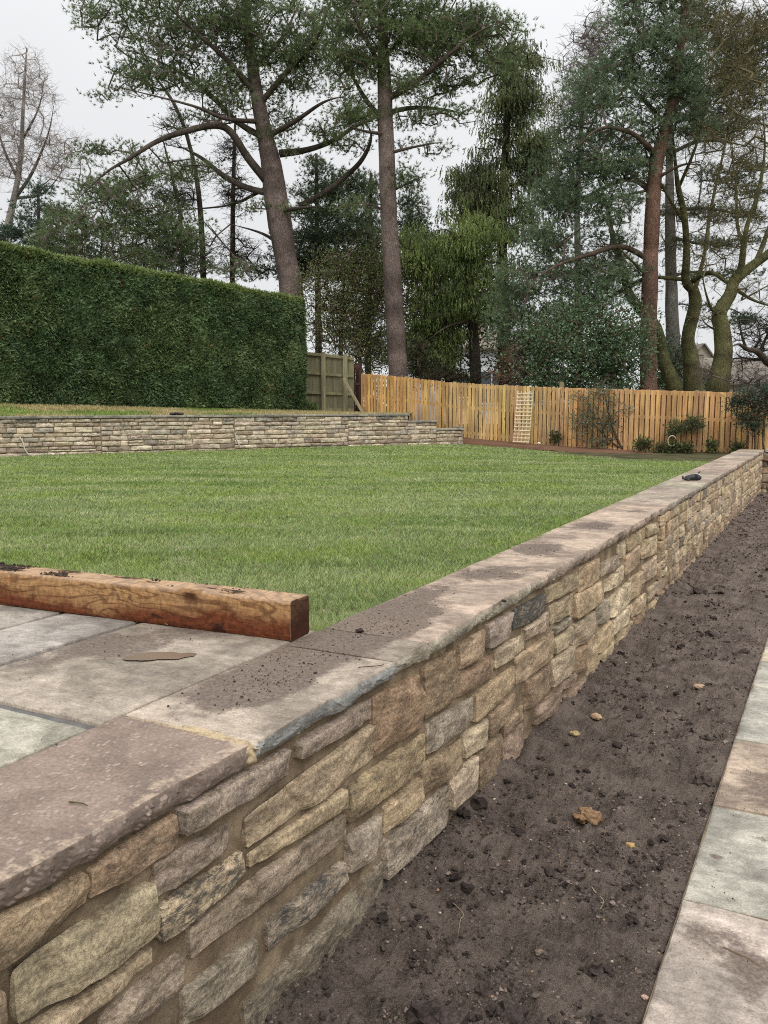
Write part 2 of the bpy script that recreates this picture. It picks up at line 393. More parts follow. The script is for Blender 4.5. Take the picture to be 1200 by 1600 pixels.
def mat_sleeper():
    m = M('oak_sleeper', 0.72, 0.12); p = m.obj(); sp_ = m.n('ShaderNodeSeparateXYZ'); m.L.new(p, sp_.inputs[0])
    q = m.vmap(p, (1, 0.6, 1)); nz = m.noise(m.vmap(q, (1.7, 4, 8)), 1.0, 3, 0.45, 0.35)
    ring = m.math('SINE', m.math('MULTIPLY', nz, 70.0)); fib = m.noise(m.vmap(p, (7, 130, 130)), 1.0, 6, 0.75); saw = m.noise(m.vmap(p, (45, 8, 30), (0, 0.5, 0)), 1.0, 5, 0.75)
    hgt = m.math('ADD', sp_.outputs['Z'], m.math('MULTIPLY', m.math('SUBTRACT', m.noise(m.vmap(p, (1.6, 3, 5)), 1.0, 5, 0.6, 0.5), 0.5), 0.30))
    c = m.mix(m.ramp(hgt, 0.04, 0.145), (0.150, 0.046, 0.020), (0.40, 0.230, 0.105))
    c = m.mix(m.ramp(ring, 0.3, 1.0, 0, 0.55), c, (0.085, 0.026, 0.012))
    c = m.scale(c, m.ramp(fib, 0.3, 0.7, 0.72, 1.25)); c = m.scale(c, m.ramp(saw, 0.32, 0.68, 0.78, 1.2))
    c = m.mix(m.ramp(m.noise(m.vmap(p, (4.5, 9, 13)), 1, 6, 0.65, 0.4), 0.60, 0.68, 0, 0.85), c, (0.028, 0.014, 0.010))
    a = m.attr(); c = m.mix(a.outputs['Alpha'], c, a.outputs['Color']); c = m.scale(c, m.ramp(saw, 0.35, 0.65, 0.9, 1.1))
    m.color(c); m.bump([(saw, 0.004, 0.8), (fib, 0.003, 0.8)]); return m.m
def mat_board(name, contrast=0.28, knots=True):
    m = M(name, 0.72, 0.25); a = m.attr(); v = m.vadd(m.pos(), m.scale(a.outputs['Color'], 37.0))
    f = m.noise(m.vmap(v, (40, 40, 1.6)), 1.0, 5, 0.65); b_ = m.noise(m.vmap(v, (6, 6, 1.3)), 1.0, 4, 0.6)
    c = m.scale(a.outputs['Color'], m.ramp(f, 0.3, 0.7, 1 - contrast, 1 + contrast)); c = m.scale(c, m.ramp(b_, 0.3, 0.7, 0.75, 1.2))
    if knots:
        vo = m.n('ShaderNodeTexVoronoi'); m.L.new(m.vmap(v, (5, 5, 2.4)), vo.inputs['Vector']); vo.inputs['Scale'].default_value = 1.3
        c = m.mix(m.ramp(vo.outputs['Distance'], 0.17, 0.07, 0, 0.75), c, (0.17, 0.075, 0.03))
    m.color(c); m.bump([(f, 0.003, 0.6)]); return m.m
def mat_bark():
    m = M('plated_bark', 0.93, 0.1); a = m.attr(); p = m.pos(); w = m.vadd(m.vmap(p, (11, 11, 3.2)), m.scale(m.n('ShaderNodeNewGeometry').outputs['Position'], 0.0))
    wn = m.n('ShaderNodeTexNoise'); m.L.new(p, wn.inputs['Vector']); wn.inputs['Scale'].default_value = 4; wn.inputs['Detail'].default_value = 4
    vo = m.n('ShaderNodeTexVoronoi'); vo.feature = 'DISTANCE_TO_EDGE'; m.L.new(m.vadd(w, m.scale(wn.outputs['Color'], 1.6)), vo.inputs['Vector'])
    big = m.noise(p, 1.3, 5, 0.65); fi = m.noise(m.vmap(p, (1, 1, .4)), 22, 6, 0.7); cr = m.ramp(vo.outputs['Distance'], 0.0, 0.16)
    c = m.scale(a.outputs['Color'], m.ramp(fi, 0.3, 0.7, 1.0, 1.75)); c = m.scale(c, m.ramp(big, 0.35, 0.66, 0.7, 1.25))
    c = m.mix(m.ramp(vo.outputs['Distance'], 0.09, 0.0, 0, 0.5), c, (0.05, 0.036, 0.028))
    m.color(c); m.bump([(cr, 0.03, 0.8), (fi, 0.015, 0.8)]); return m.m
MAT = dict(stone=mat_stone(), mortar=mat_mortar(), slab=mat_slab(), fleck=mat_fleck(), soil=mat_soil(), lawn=mat_lawn(), blade=mat_blade(),
           sleeper=mat_sleeper(), board=mat_board('fence_timber'), oldboard=mat_board('weathered_timber', 0.22, False),
           bark=mat_bark(), twig=mat_attr('twig_bark', 0.9, 0.1, 12, 0.25),
           needle=mat_leaf('needles', 0.32, 0.6), leaf=mat_leaf('leaves', 0.25, 0.45), dark=mat_attr('hedge_core', 0.95, 0.05, 20, 0.3),
           clod=mat_attr('soil_clod', 0.95, 0.1, 90, 0.4, 0.006), pebble=mat_attr('pebble', 0.75, 0.3, 60, 0.25, 0.003),
           plain=mat_attr('painted_surface', 0.6, 0.3, 8, 0.08), roof=mat_attr('roof_tiles', 0.85, 0.2, 6, 0.2),
           fabric=mat_attr('glove_fabric', 0.55, 0.4, 120, 0.2, 0.002), earth=mat_attr('woodland_floor', 0.95, 0.05, 2.5, 0.4, 0.05),
           concrete=mat_attr('concrete', 0.9, 0.15, 18, 0.2, 0.004))
mg = M('window_glass', 0.08, 0.5); mg.b.inputs['Base Color'].default_value = (0.05, 0.06, 0.07, 1); MAT['glass'] = mg.m

# ================================================================== GROUND
XO, XI = -1.497, -2.012            # outer and inner edge of the coping
XF = -1.530                        # face of the mortar
ZT = 1.0                           # top of coping and patio; soil is at 0
YE = 21.0                          # far end of the long wall

def soil_z(x, y):
    z = 0.020 * (1 - 2.4 * np.abs(n2(x, y, 11, 6, 3))) + 0.036 * n2(x, y, 2.2, 3) + 0.046 * n2(x, y, 7, 5) + 0.020 * n2(x, y, 22, 8, 4, 0.6) + 0.014 * n2(x, y, 60, 12, 3, 0.65)
    z = z + 0.05 * sstep(x, -1.36, -1.56) + 0.03 * sstep(y, 5, 11)
    z = z - 0.07 * np.exp(-(((x + .80) / .13) ** 2 + ((y - 5.8) / .20) ** 2)) * (1 + .5 * n2(x, y, 14, 77))
    k = sstep(x, -.58, -.47); z = z * (1 - k) + np.minimum(z, .006 + .25 * z) * k
    return z
xs = np.linspace(-1.62, -0.40, 160)
ys = [1.3]
while ys[-1] < 21.3: ys.append(ys[-1] + 0.0050 * max(ys[-1], 1.9))
ys = np.array(ys); gx, gy = np.meshgrid(xs, ys)
def gridf(nr, nc):
    r, c = np.meshgrid(np.arange(nr - 1), np.arange(nc - 1), indexing='ij'); a = (r * nc + c).ravel()
    return np.stack([a, a + 1, a + nc + 1, a + nc], 1)
b = Buf(); gz = soil_z(gx, gy)
b.add(np.stack([gx, gy, gz], -1), gridf(len(ys), len(xs)))
soil = b.build('soil_bed', MAT['soil'], smooth=True); tag(soil, 'dark bare soil strip between the stone wall and the paved path', 'soil bed', kind='structure')
b = Buf(); b.add(boxv((-1, -3.9, -0.03), (0.62, 0, 0), (0, 5.22, 0), (0, 0, 0.02)), BOXF); s2 = b.build('soil', MAT['soil']); tag(s2, 'flat bare soil strip behind the viewer beside the wall', 'soil', kind='structure')
# wide lower and upper ground sheets
def sheet(name, poly, z, mat, colr, label, cat):
    b = Buf(); b.poly([(x, y, z) for x, y in poly], [list(range(len(poly)))], colr); o = b.build(name, mat); tag(o, label, cat, kind='structure'); return o
sheet('lower_ground', [(-1.7, -60), (300, -60), (300, 21.2), (-1.7, 21.2)], -0.18, MAT['earth'], (0.11, 0.12, 0.06), 'open low ground to the right of the paved path', 'ground')
sheet('upper_ground', [(-300, -60), (-1.75, -60), (-1.75, 21.1), (300, 21.1), (300, 500), (-300, 500)], 0.86, MAT['earth'], (0.075, 0.070, 0.038), 'rough ground beneath the trees beyond the fences', 'ground')

# fence line in photo columns: (column, distance)
FN = [(565, 26.5), (740, 24.0), (900, 22.0), (1100, 21.0), (1330, 19.9)]
FTOP = [(565, 583.5), (640, 590), (700, 597.5), (800, 603), (900, 606.5), (1000, 609), (1100, 612), (1200, 615), (1330, 619)]
FP = np.array([G(a, z, 0)[:2] for a, z in FN])
LWA = hitz(0, 712, 0.98)[:2]; LWB = hitz(722, 691.5, 0.98)[:2]       # foot of the long left wall
lw_dir = (LWB - LWA) / np.linalg.norm(LWB - LWA); LW0 = LWA - lw_dir * 7.0
lw_n = np.array([lw_dir[1], -lw_dir[0]])                              # towards the lawn
if lw_n @ (-LWA) < 0: lw_n = -lw_n
def lawn_z(x, y):
    x = np.asarray(x, float); y = np.asarray(y, float)
    far = x * _rt[0] + y * _rt[1]; dep = x * _fh[0] + y * _fh[1]
    dip = 0.17 * sstep(dep, 13, 20.5) * sstep(far, 0.5, 6.5)
    return 0.965 - dip + 0.012 * n2(x, y, 1.1, 21, 3) + 0.004 * n2(x, y, 6, 23, 2)
lawn_poly = np.array([LW0 + lw_n * -0.1, LWB + lw_n * -0.1, G(760, 23.0, 0)[:2], G(850, 21.45, 0)[:2], G(960, 20.5, 0)[:2], G(1130, 19.6, 0)[:2], (-2.0, 21.1), (-2.0, 3.12), (-8.0, 2.75), (-16.0, 3.0)])
def inpoly(x, y, P):
    ins = np.zeros(np.shape(x), bool); n = len(P)
    for i in range(n):
        x0, y0 = P[i]; x1, y1 = P[(i + 1) % n]
        if y0 == y1: continue
        c = ((y0 > y) != (y1 > y)) & (x < (x1 - x0) * (y - y0) / (y1 - y0) + x0); ins ^= c
    return ins
# lawn base: rows step with distance
gx, gy = np.meshgrid(np.linspace(-17, -2.0, 150), np.linspace(2.4, 23, 200)); gf = gridf(200, 150)
gz = lawn_z(gx, gy) - 0.006
ctr_x = gx.ravel()[gf].mean(1); ctr_y = gy.ravel()[gf].mean(1)
b = Buf(); b.add(np.stack([gx, gy, gz], -1), gf[inpoly(ctr_x, ctr_y, lawn_poly)])
o = b.build('lawn', MAT['lawn'], smooth=True); tag(o, 'broad freshly laid turf lawn held behind the stone wall', 'lawn', kind='structure')
# grass blades, density following distance
def blades(name, n, sampler, zf, mat, lab, cat, hgt=(0.018, 0.045), tint=None, wid=0.0022, seed=1, zref=4.0):
    rg = np.random.default_rng(seed); X, Y, D = sampler(rg, n); n = len(X)
    z = zf(X, Y); h = rg.uniform(*hgt, n) * (0.8 + 0.5 * n2(X, Y, 3, 4)); th = rg.uniform(0, 2 * math.pi, n)
    w = wid * np.maximum(1.0, D / zref) * rg.uniform(0.7, 1.3, n)
    lean = rg.uniform(0.2, 1.7, n) * h; la = rg.uniform(0, 2 * math.pi, n) * 0.6 + 2.0 * n2(X, Y, 2.3, 9)
    p0 = np.stack([X - np.cos(th) * w, Y - np.sin(th) * w, z - 0.004], 1); p1 = np.stack([X + np.cos(th) * w, Y + np.sin(th) * w, z - 0.004], 1)
    p2 = np.stack([X + np.cos(la) * lean, Y + np.sin(la) * lean, z + h], 1)
    v = np.stack([p0, p1, p2], 1).reshape(-1, 3)
    g = rg.uniform(0.4, 1.75, n); cc = np.stack([g * rg.uniform(0.9, 1.15, n), g, g * rg.uniform(0.8, 1.1, n), np.zeros(n)], 1)
    if tint is not None: cc[:, :3] *= np.array(tint)
    b = Buf(); b.add(v, np.arange(3 * n).reshape(-1, 3), np.repeat(cc, 3, 0)); o = b.build(name, mat)
    tag(o, lab, cat, kind='stuff'); return o
def lawn_sampler(rg, n):
    u = rg.uniform(0, 1, n); D = 3.0 * (26 / 3.0) ** u; px = rg.uniform(-60, 1260, n)
    xr = (px - 600) / FPX * D; X = _fh[0] * D + _rt[0] * xr; Y = _fh[1] * D + _rt[1] * xr
    k = inpoly(X, Y, lawn_poly) & (X < -2.0); return X[k], Y[k], D[k]
blades('lawn_grass', 700000, lawn_sampler, lawn_z, MAT['blade'], 'short bright green grass blades covering the turf lawn', 'grass', (0.014, 0.034), None, 0.0023, 3)

def edge_sampler(rg, n):           # ragged tufts along the coping edge and behind the sleeper
    y = rg.uniform(3.15, 14, n) ; x = -2.008 - np.abs(rg.normal(0, 0.022, n)); k = n2(x * 0, y, 5, 44) > -0.25
    x, y = x[k], y[k]; y2 = rg.normal(3.16, 0.02, 5000); x2 = rg.uniform(-4.5, -2.05, 5000)
    X = np.concatenate([x, x2]); Y = np.concatenate([y, y2]); return X, Y, np.full(len(X), 4.0)
blades('lawn_edge_grass', 26000, edge_sampler, lambda x, y: lawn_z(x, y) + 0.0, MAT['blade'], 'longer grass tufts hanging over the edge of the coping', 'grass', (0.03, 0.06), None, 0.002, 5)

# planting bed of bark mulch along the new fence
bed_front = np.array([LWB + lw_n * 0.02, G(760, 22.75, 0)[:2], G(850, 21.3, 0)[:2], G(960, 20.35, 0)[:2], G(1130, 19.45, 0)[:2], G(1230, 19.0, 0)[:2], G(1330, 18.6, 0)[:2]])
bed_back = np.array([G(722, 24.6, 0)[:2], G(770, 23.9, 0)[:2], G(850, 22.8, 0)[:2], G(960, 21.9, 0)[:2], G(1130, 21.0, 0)[:2], G(1230, 20.6, 0)[:2], G(1330, 20.1, 0)[:2]])
def lerp_rows(A, m):
    t = np.linspace(0, len(A) - 1, m); i = np.minimum(t.astype(int), len(A) - 2); f = (t - i)[:, None]; return A[i] * (1 - f) + A[i + 1] * f
A_ = lerp_rows(bed_front, 240); B_ = lerp_rows(bed_back, 240); rows = []
for k in np.linspace(0, 1, 26):
    p = A_ * (1 - k) + B_ * k; t = np.linspace(0, 1, 240)
    zb = 0.965 - 0.14 * sstep(t, 0.2, 0.7); z = zb + 0.02 * math.sin(k * math.pi / 2) + 0.13 * k * (1 - sstep(t, 0.0, 0.35)) + 0.035 * n2(p[:, 0], p[:, 1], 5, 31, 4, 0.7)
    z = z - 0.06 * (k < 0.02); rows.append(np.column_stack([p, z]))
b = Buf(); b.add(np.array(rows), gridf(26, 240), (0.15, 0.085, 0.055)); o = b.build('bark_mulch_bed', MAT['clod'], smooth=False)
tag(o, 'strip of reddish brown bark mulch along the foot of the new fence', 'mulch bed', kind='structure')

# terrace above the left wall, up to the hedge
HA = G(-260, 17.2, 0)[:2]; HB = G(474, 26.2, 0)[:2]                  # hedge foot line
TZ0, TZ1 = 1.755, 1.99
tn = 200; t = np.linspace(0, 1, tn)
fr = LW0[None] * (1 - t[:, None]) + (LWB - lw_dir * 1.45)[None] * t[:, None] - lw_n * 0.22
bk = G(-420, 17.0, 0)[:2][None] * (1 - t[:, None]) + G(640, 29.5, 0)[:2][None] * t[:, None]
rows = []
for k in np.linspace(0, 1, 14):
    p = fr * (1 - k) + bk * k; z = TZ0 + (TZ1 + 0.12 - 0.42 * t - TZ0) * sstep(k, 0.0, 0.75) + 0.02 * n2(p[:, 0], p[:, 1], 2.0, 33)
    rows.append(np.column_stack([p, z]))
TER = np.array(rows)
tb = Buf()
tcol = np.array([0.34, 0.27, 0.13]) * (1 + 0.35 * n2(TER[..., 0], TER[..., 1], 1.4, 35)[..., None]); gm = sstep(n2(TER[..., 0], TER[..., 1], 0.55, 36), 0.05, 0.3)[..., None]
tcol = tcol * (1 - gm) + np.array([0.17, 0.22, 0.06]) * gm
tb.add(TER, gridf(14, tn), np.concatenate([tcol.reshape(-1, 3), np.zeros((14 * tn, 1))], 1))
o = tb.build('terrace_ground', MAT['earth'], smooth=True); tag(o, 'thin straw coloured grass bank between left wall and hedge', 'grass bank', kind='structure')
def ter_sampler(rg, n):
    i = rg.uniform(0, 13, n) ** 1.0; j = rg.uniform(0, tn - 1, n); a = i.astype(int); c = j.astype(int); a = np.minimum(a, 12); c = np.minimum(c, tn - 2)
    fi = (i - a)[:, None]; fj = (j - c)[:, None]
    P = (TER[a, c] * (1 - fi) + TER[a + 1, c] * fi) * (1 - fj) + (TER[a, c + 1] * (1 - fi) + TER[a + 1, c + 1] * fi) * fj
    ter_sampler.z = P[:, 2]; return P[:, 0], P[:, 1], np.full(n, 18.0)
rg_ = np.random.default_rng(8)
def ter_blades(n):
    X, Y, D = ter_sampler(rg_, n); z = ter_sampler.z; h = rg_.uniform(0.02, 0.07, n); th = rg_.uniform(0, 6.28, n); w = rg_.uniform(0.006, 0.012, n)
    v = np.stack([np.stack([X - np.cos(th)*w, Y - np.sin(th)*w, z], 1), np.stack([X + np.cos(th)*w, Y + np.sin(th)*w, z], 1), np.stack([X + rg_.normal(0, .03, n), Y + rg_.normal(0, .03, n), z + h], 1)], 1).reshape(-1, 3)
    gm = sstep(n2(X, Y, 0.55, 36), 0.02, 0.3)[:, None]; c = np.array([[0.42, 0.36, 0.18]]) * (1 - gm) + np.array([[0.19, 0.27, 0.065]]) * gm
    c = c * rg_.uniform(0.6, 1.3, (n, 1)); b = Buf(); b.add(v, np.arange(3*n).reshape(-1, 3), np.repeat(c, 3, 0)); o = b.build('terrace_grass', MAT['leaf'])
    tag(o, 'dry yellowish grass thinly covering the bank below the hedge', 'grass', kind='stuff')
ter_blades(36000)

# ================================================================== STONE WALLS
class Frame:
    def __init__(s, O, U, Nn): s.O = np.array(O, float); s.U = np.array(U, float); s.N = np.array(Nn, float)
    def P(s, u, z, d): return s.O + np.asarray(u)[..., None] * s.U + np.asarray(z)[..., None] * np.array([0, 0, 1.0]) + np.asarray(d)[..., None] * s.N
def spaced(L, res, edges=(0.0, 0.003, 0.009, 0.02)):
    e = [q for q in edges if q < L * 0.35]; n = max(1, int(round((L - 2 * e[-1]) / res)))
    mid = np.linspace(e[-1], L - e[-1], n + 1); return np.concatenate([e[:-1], mid, [L - q for q in e[:-1][::-1]]]) / L
def stone_mesh(b, fr, q, depth, res, seed, colr, detail=1.0, edges=(0.0, 0.003, 0.009, 0.02)):
    """q=(u0,zt0,zb0,u1,zt1,zb1): a rough faced walling stone standing proud of the mortar"""
    rg = np.random.default_rng(seed); u0, t0, b0, u1, t1, b1 = q; g_ = 0.0012; u0 -= g_; u1 += g_; t0 += g_; t1 += g_; b0 -= g_; b1 -= g_; L = u1 - u0; H = ((t0 - b0) + (t1 - b1)) / 2
    s = spaced(L, res, edges); t = spaced(H, res, edges); S, T = np.meshgrid(s, t)
    ex = np.minimum(S, 1 - S) * L; ey = np.minimum(T, 1 - T) * H
    cx, cy = S * 2 - 1, T * 2 - 1; pw = 16.0
    m_ = np.maximum(np.abs(cx), np.abs(cy)); qn = (np.abs(cx) ** pw + np.abs(cy) ** pw) ** (1 / pw); k = np.where(qn > 1e-6, m_ / np.maximum(qn, 1e-6), 1)
    S2 = (cx * k + 1) / 2; T2 = (cy * k + 1) / 2
    U = u0 + S2 * L; Z = (b0 * (1 - S2) + b1 * S2) * (1 - T2) + (t0 * (1 - S2) + t1 * S2) * T2
    off = seed * 3.1
    wob = 0.006 * detail if L > 0.1 else 0.003
    U = U + wob * n2(U + off, Z, 14, 2, 3); Z = Z + wob * 1.1 * n2(U, Z + off, 12, 3, 3)
    e = np.minimum(ex, ey)
    rise = np.interp(e, [0, 0.003, 0.009, 0.02, 0.04], [-0.7, 0.74, 0.95, 1.0, 1.0]) if edges[1] < 0.005 else np.interp(e, [0, edges[1], edges[-1] * 2], [-0.5, 0.6, 1.0])
    D = depth * rise; lx = (S - .5) * L; ly = (T - .5) * H       # broken planes of a split face
    D = D * (1 + rg.normal(0, .22) * lx / L * 2 + rg.normal(0, .22) * ly / H * 2)
    for _ in range(4):
        a = rg.uniform(0, 6.28); dd = rg.uniform(0.12, 0.42) * (abs(math.cos(a)) * L + abs(math.sin(a)) * H); sl = rg.uniform(0.15, 1.0)
        D = np.where(e > 0.0005, np.minimum(D, depth * rg.uniform(1.0, 1.3) - sl * .6 * np.maximum(0, lx * math.cos(a) + ly * math.sin(a) - dd * 0.75)), D)
    D = np.where(e > 0.0005, np.maximum(D, depth * 0.12 * np.minimum(rise, 1)), D)
    body = sstep(e, 0.002, 0.02)
    rd = 1 - np.abs(n2(U + off, Z * 1.6, 9, seed % 97, 3)) * 2
    D = D + body * (0.0022 * n2(U + off, Z * 1.8 + off, 11, seed % 89, 3) + 0.0022 * rd * detail + 0.0042 * detail * n2(U, Z, 46, seed % 83, 4, 0.75))
    nr, nc = S.shape; colr = np.asarray(colr, float)
    wear = 1 + 0.22 * np.exp(-((e - .006) / .006) ** 2) * (0.5 + n2(U, Z, 20, 7, 3)) ; cv = np.tile(colr, (nr, nc, 1)); cv[..., :3] *= wear[..., None]
    b.add(fr.P(U, Z, D), gridf(nr, nc), cv.reshape(-1, 4))
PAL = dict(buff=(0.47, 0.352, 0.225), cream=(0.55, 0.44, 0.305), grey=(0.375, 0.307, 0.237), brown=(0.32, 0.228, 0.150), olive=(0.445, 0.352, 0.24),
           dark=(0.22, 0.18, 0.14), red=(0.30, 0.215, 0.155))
def pal(name, rg, stain=0.0):
    c = np.array(PAL[name]) * rg.uniform(0.86, 1.14) * (1 + rg.normal(0, 0.02, 3)); return np.array([*c, stain])
NW = Frame((XF, 0, 0), (0, 1, 0), (1, 0, 0))
TR = [  # traced from the photograph: left x, top y, bottom y, right x, top y, bottom y, colour, staining
 (-70,1482,1570,141,1362,1415,'brown',.06),(145,1362,1413,282,1270,1325,'brown',.12),(286,1266,1308,457,1170,1213,'grey',.04),(468,1163,1188,586,1090,1124,'grey',.08),
 (588,1088,1186,662,1052,1134,'brown',0),(665,1045,1128,718,1012,1088,'brown',.05),(722,1008,1047,763,982,1018,'buff',.16),(766,975,1015,804,955,988,'grey',.05),
 (806,955,987,854,926,955,'dark',.32),(857,920,944,906,891,918,'olive',.1),(908,887,926,941,872,905,'buff',0),(943,880,902,968,867,887,'grey',.12),(969,852,874,980,843,865,'cream',0),
 (982,843,863,1011,824,841,'buff',0),(1013,822,839,1030,815,832,'olive',0),
 (-90,1590,1680,8,1545,1625,'brown',0),(28,1518,1612,242,1378,1462,'olive',.03),(60,1604,1640,245,1482,1507,'buff',.05),(247,1352,1412,365,1286,1325,'grey',.03),(252,1421,1478,384,1330,1368,'cream',.27),
 (390,1278,1332,590,1130,1186,'olive',0),(395,1338,1360,546,1232,1262,'buff',.04),(303,1450,1505,547,1270,1312,'grey',.12),(549,1232,1290,670,1146,1198,'buff',.17),
 (672,1132,1182,744,1088,1125,'grey',.15),(718,1060,1092,775,1020,1052,'brown',.03),(777,1018,1047,824,990,1014,'cream',0),(746,1085,1130,809,1040,1075,'buff',.02),
 (822,983,1003,862,955,981,'cream',.17),(864,948,977,899,926,957,'olive',.17),(901,931,968,945,907,933,'buff',.04),(947,909,927,978,883,905,'cream',.02),(979,870,900,1003,848,878,'buff',.02),(1005,846,874,1030,835,863,'buff',.02),
 (423,1442,1492,544,1345,1375,'grey',.24),(548,1312,1368,603,1270,1322,'grey',.08),(605,1262,1306,663,1215,1250,'buff',0),(665,1195,1248,726,1155,1192,'brown',.05),
 (728,1150,1188,766,1122,1160,'cream',0),(768,1118,1152,810,1083,1112,'brown',.04),(811,1028,1073,870,985,1027,'buff',.07),(869,982,992,898,961,970,'grey',.13),(871,999,1023,898,979,1003,'olive',.02),
 (899,975,1016,931,953,994,'olive',.03),(933,948,979,956,933,966,'grey',.12),(957,933,966,985,909,942,'cream',0),(987,905,940,1006,891,920,'buff',.08),(1007,885,913,1030,867,896,'olive',.08),
 (165,1592,1650,286,1490,1550,'grey',.05),(292,1552,1612,408,1466,1522,'grey',.05),(388,1572,1640,604,1345,1400,'dark',.1),(605,1315,1379,706,1225,1280,'grey',.2),(707,1218,1268,749,1178,1232,'cream',0),
 (751,1178,1236,787,1145,1198,'brown',0),(788,1132,1152,822,1102,1120,'brown',0),(790,1157,1200,822,1130,1168,'red',.03),(824,1064,1112,866,1036,1076,'brown',.03),(867,1032,1075,897,1009,1049,'olive',.02),
 (899,1018,1053,920,1005,1040,'brown',0),(922,999,1058,936,990,1049,'buff',0),(937,990,1022,959,968,999,'buff',0),(960,968,993,988,945,968,'cream',0),(989,944,966,1013,926,946,'buff',.03),(1014,921,941,1030,908,926,'olive',.03),
 (500,1530,1575,583,1448,1485,'red',.02),(586,1432,1475,637,1380,1412,'red',0),(640,1372,1402,702,1310,1340,'red',.03),(708,1285,1308,748,1245,1265,'red',0),(751,1245,1268,790,1205,1226,'red',0),(793,1206,1240,826,1170,1200,'red',.02),
 (839,1106,1135,882,1073,1104,'red',0),(881,1066,1080,906,1049,1058,'red',0),(884,1088,1106,920,1056,1080,'red',0),(923,1062,1082,936,1052,1070,'brown',0),(937,1025,1042,966,999,1012,'buff',0),(967,990,1010,992,970,988,'buff',.02),(993,966,988,1016,944,962,'brown',0),(1017,945,962,1030,935,950,'buff',0),
]
wall = empty('garden_wall', (XF, 8, 0), 'long low buff sandstone retaining wall with flat coping beside the soil strip', 'stone wall')
rgw = np.random.default_rng(5); stones = []
XS = XF + 0.018
ycut = 0
for T_ in TR:
    xl, tl, bl, xr, tr_, br, cn_, stn = T_
    A = hitx(xl, tl, XS); A2 = hitx(xl, bl, XS); B = hitx(xr, tr_, XS); B2 = hitx(xr, br, XS)
    q = (A[1], min(A[2], 0.925), A2[2], B[1], min(B[2], 0.925), B2[2]); ycut = max(ycut, B[1]); stones.append((q, cn_, stn))
YC = hitx(1031, 850, XS)[1]
def coursed(u0, u1, z0, z1, rg, nc=6, split=0.22, lmin=0.13, lmax=0.42, gap=0.014, jit=0.008):
    out = []; hs = rg.uniform(0.75, 1.3, nc); hs = hs / hs.sum() * (z1 - z0); z = z0
    for i in range(nc):
        u = u0 + (rg.uniform(-0.25, 0) if u0 > -50 else 0); 
        while u < u1:
            l = rg.uniform(lmin, lmax); a, c_ = max(u, u0), min(u + l, u1)
            if c_ - a > 0.05:
                g = gap * rg.uniform(0.4, 1.1) / 2; zt, zb = z + hs[i] - g, z + g; j = rg.uniform(-jit, jit, 4)
                if rg.random() < split and l > 0.2 and hs[i] > 0.11:
                    zm = zb + (zt - zb) * rg.uniform(0.35, 0.65)
                    out.append((a + g, zt + j[0], zm + g * .6, c_ - g, zt + j[1], zm + g * .6)); out.append((a + g, zm - g * .6, zb + j[2], c_ - g, zm - g * .6, zb + j[3]))
                else: out.append((a + g, zt + j[0], zb + j[2], c_ - g, zt + j[1], zb + j[3]))
            u += l
        z += hs[i]
    return out
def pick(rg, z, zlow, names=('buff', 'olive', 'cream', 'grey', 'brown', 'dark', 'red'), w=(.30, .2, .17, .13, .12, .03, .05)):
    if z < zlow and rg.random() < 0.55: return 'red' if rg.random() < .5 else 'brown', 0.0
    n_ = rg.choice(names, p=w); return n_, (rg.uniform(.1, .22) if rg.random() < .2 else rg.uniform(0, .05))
u = YC
while u < YE:
    l = min(2.6, YE - u)
    for q in coursed(u, u + l, -0.06, 0.925, rgw, int(rgw.integers(6, 8)), 0.12, 0.14, 0.46):
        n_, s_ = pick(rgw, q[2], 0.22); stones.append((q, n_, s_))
    u += l
left_ext = []
for q in coursed(-2.5, 0.80, -0.05, 0.925, rgw, 6): 
    n_, s_ = pick(rgw, q[2], 0.22); left_ext.append((q, n_, s_))
stones.sort(key=lambda s: s[0][0])
rest = Buf()
for i, (q, n_, s_) in enumerate(stones):
    yc = (q[0] + q[3]) / 2; near = yc < 4.2
    res = 0.0072 if yc < 2.6 else 0.0115 if yc < 4.5 else 0.026 if yc < 9 else 0.06
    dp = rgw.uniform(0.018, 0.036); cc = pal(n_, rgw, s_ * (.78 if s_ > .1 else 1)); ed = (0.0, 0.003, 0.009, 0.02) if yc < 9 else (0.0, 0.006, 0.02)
    if i < 298:
        b = Buf(); stone_mesh(b, NW, q, dp, res, i + 1, cc, 1.0, ed); ctr = NW.P(yc, (q[1] + q[2]) / 2, 0.0)
        b.build('stone', MAT['stone'], wall, smooth=False, loc=np.round(ctr, 4))
    else: stone_mesh(rest, NW, q, dp, res, i + 1, cc, 1.0, ed)
for i, (q, n_, s_) in enumerate(left_ext): stone_mesh(rest, NW, q, rgw.uniform(.016, .03), 0.03, 900 + i, pal(n_, rgw, s_), 1.0, (0.0, 0.006, 0.02))
o = rest.build('far_stonework', MAT['stone'], wall, smooth=True); o['kind'] = 'stuff'
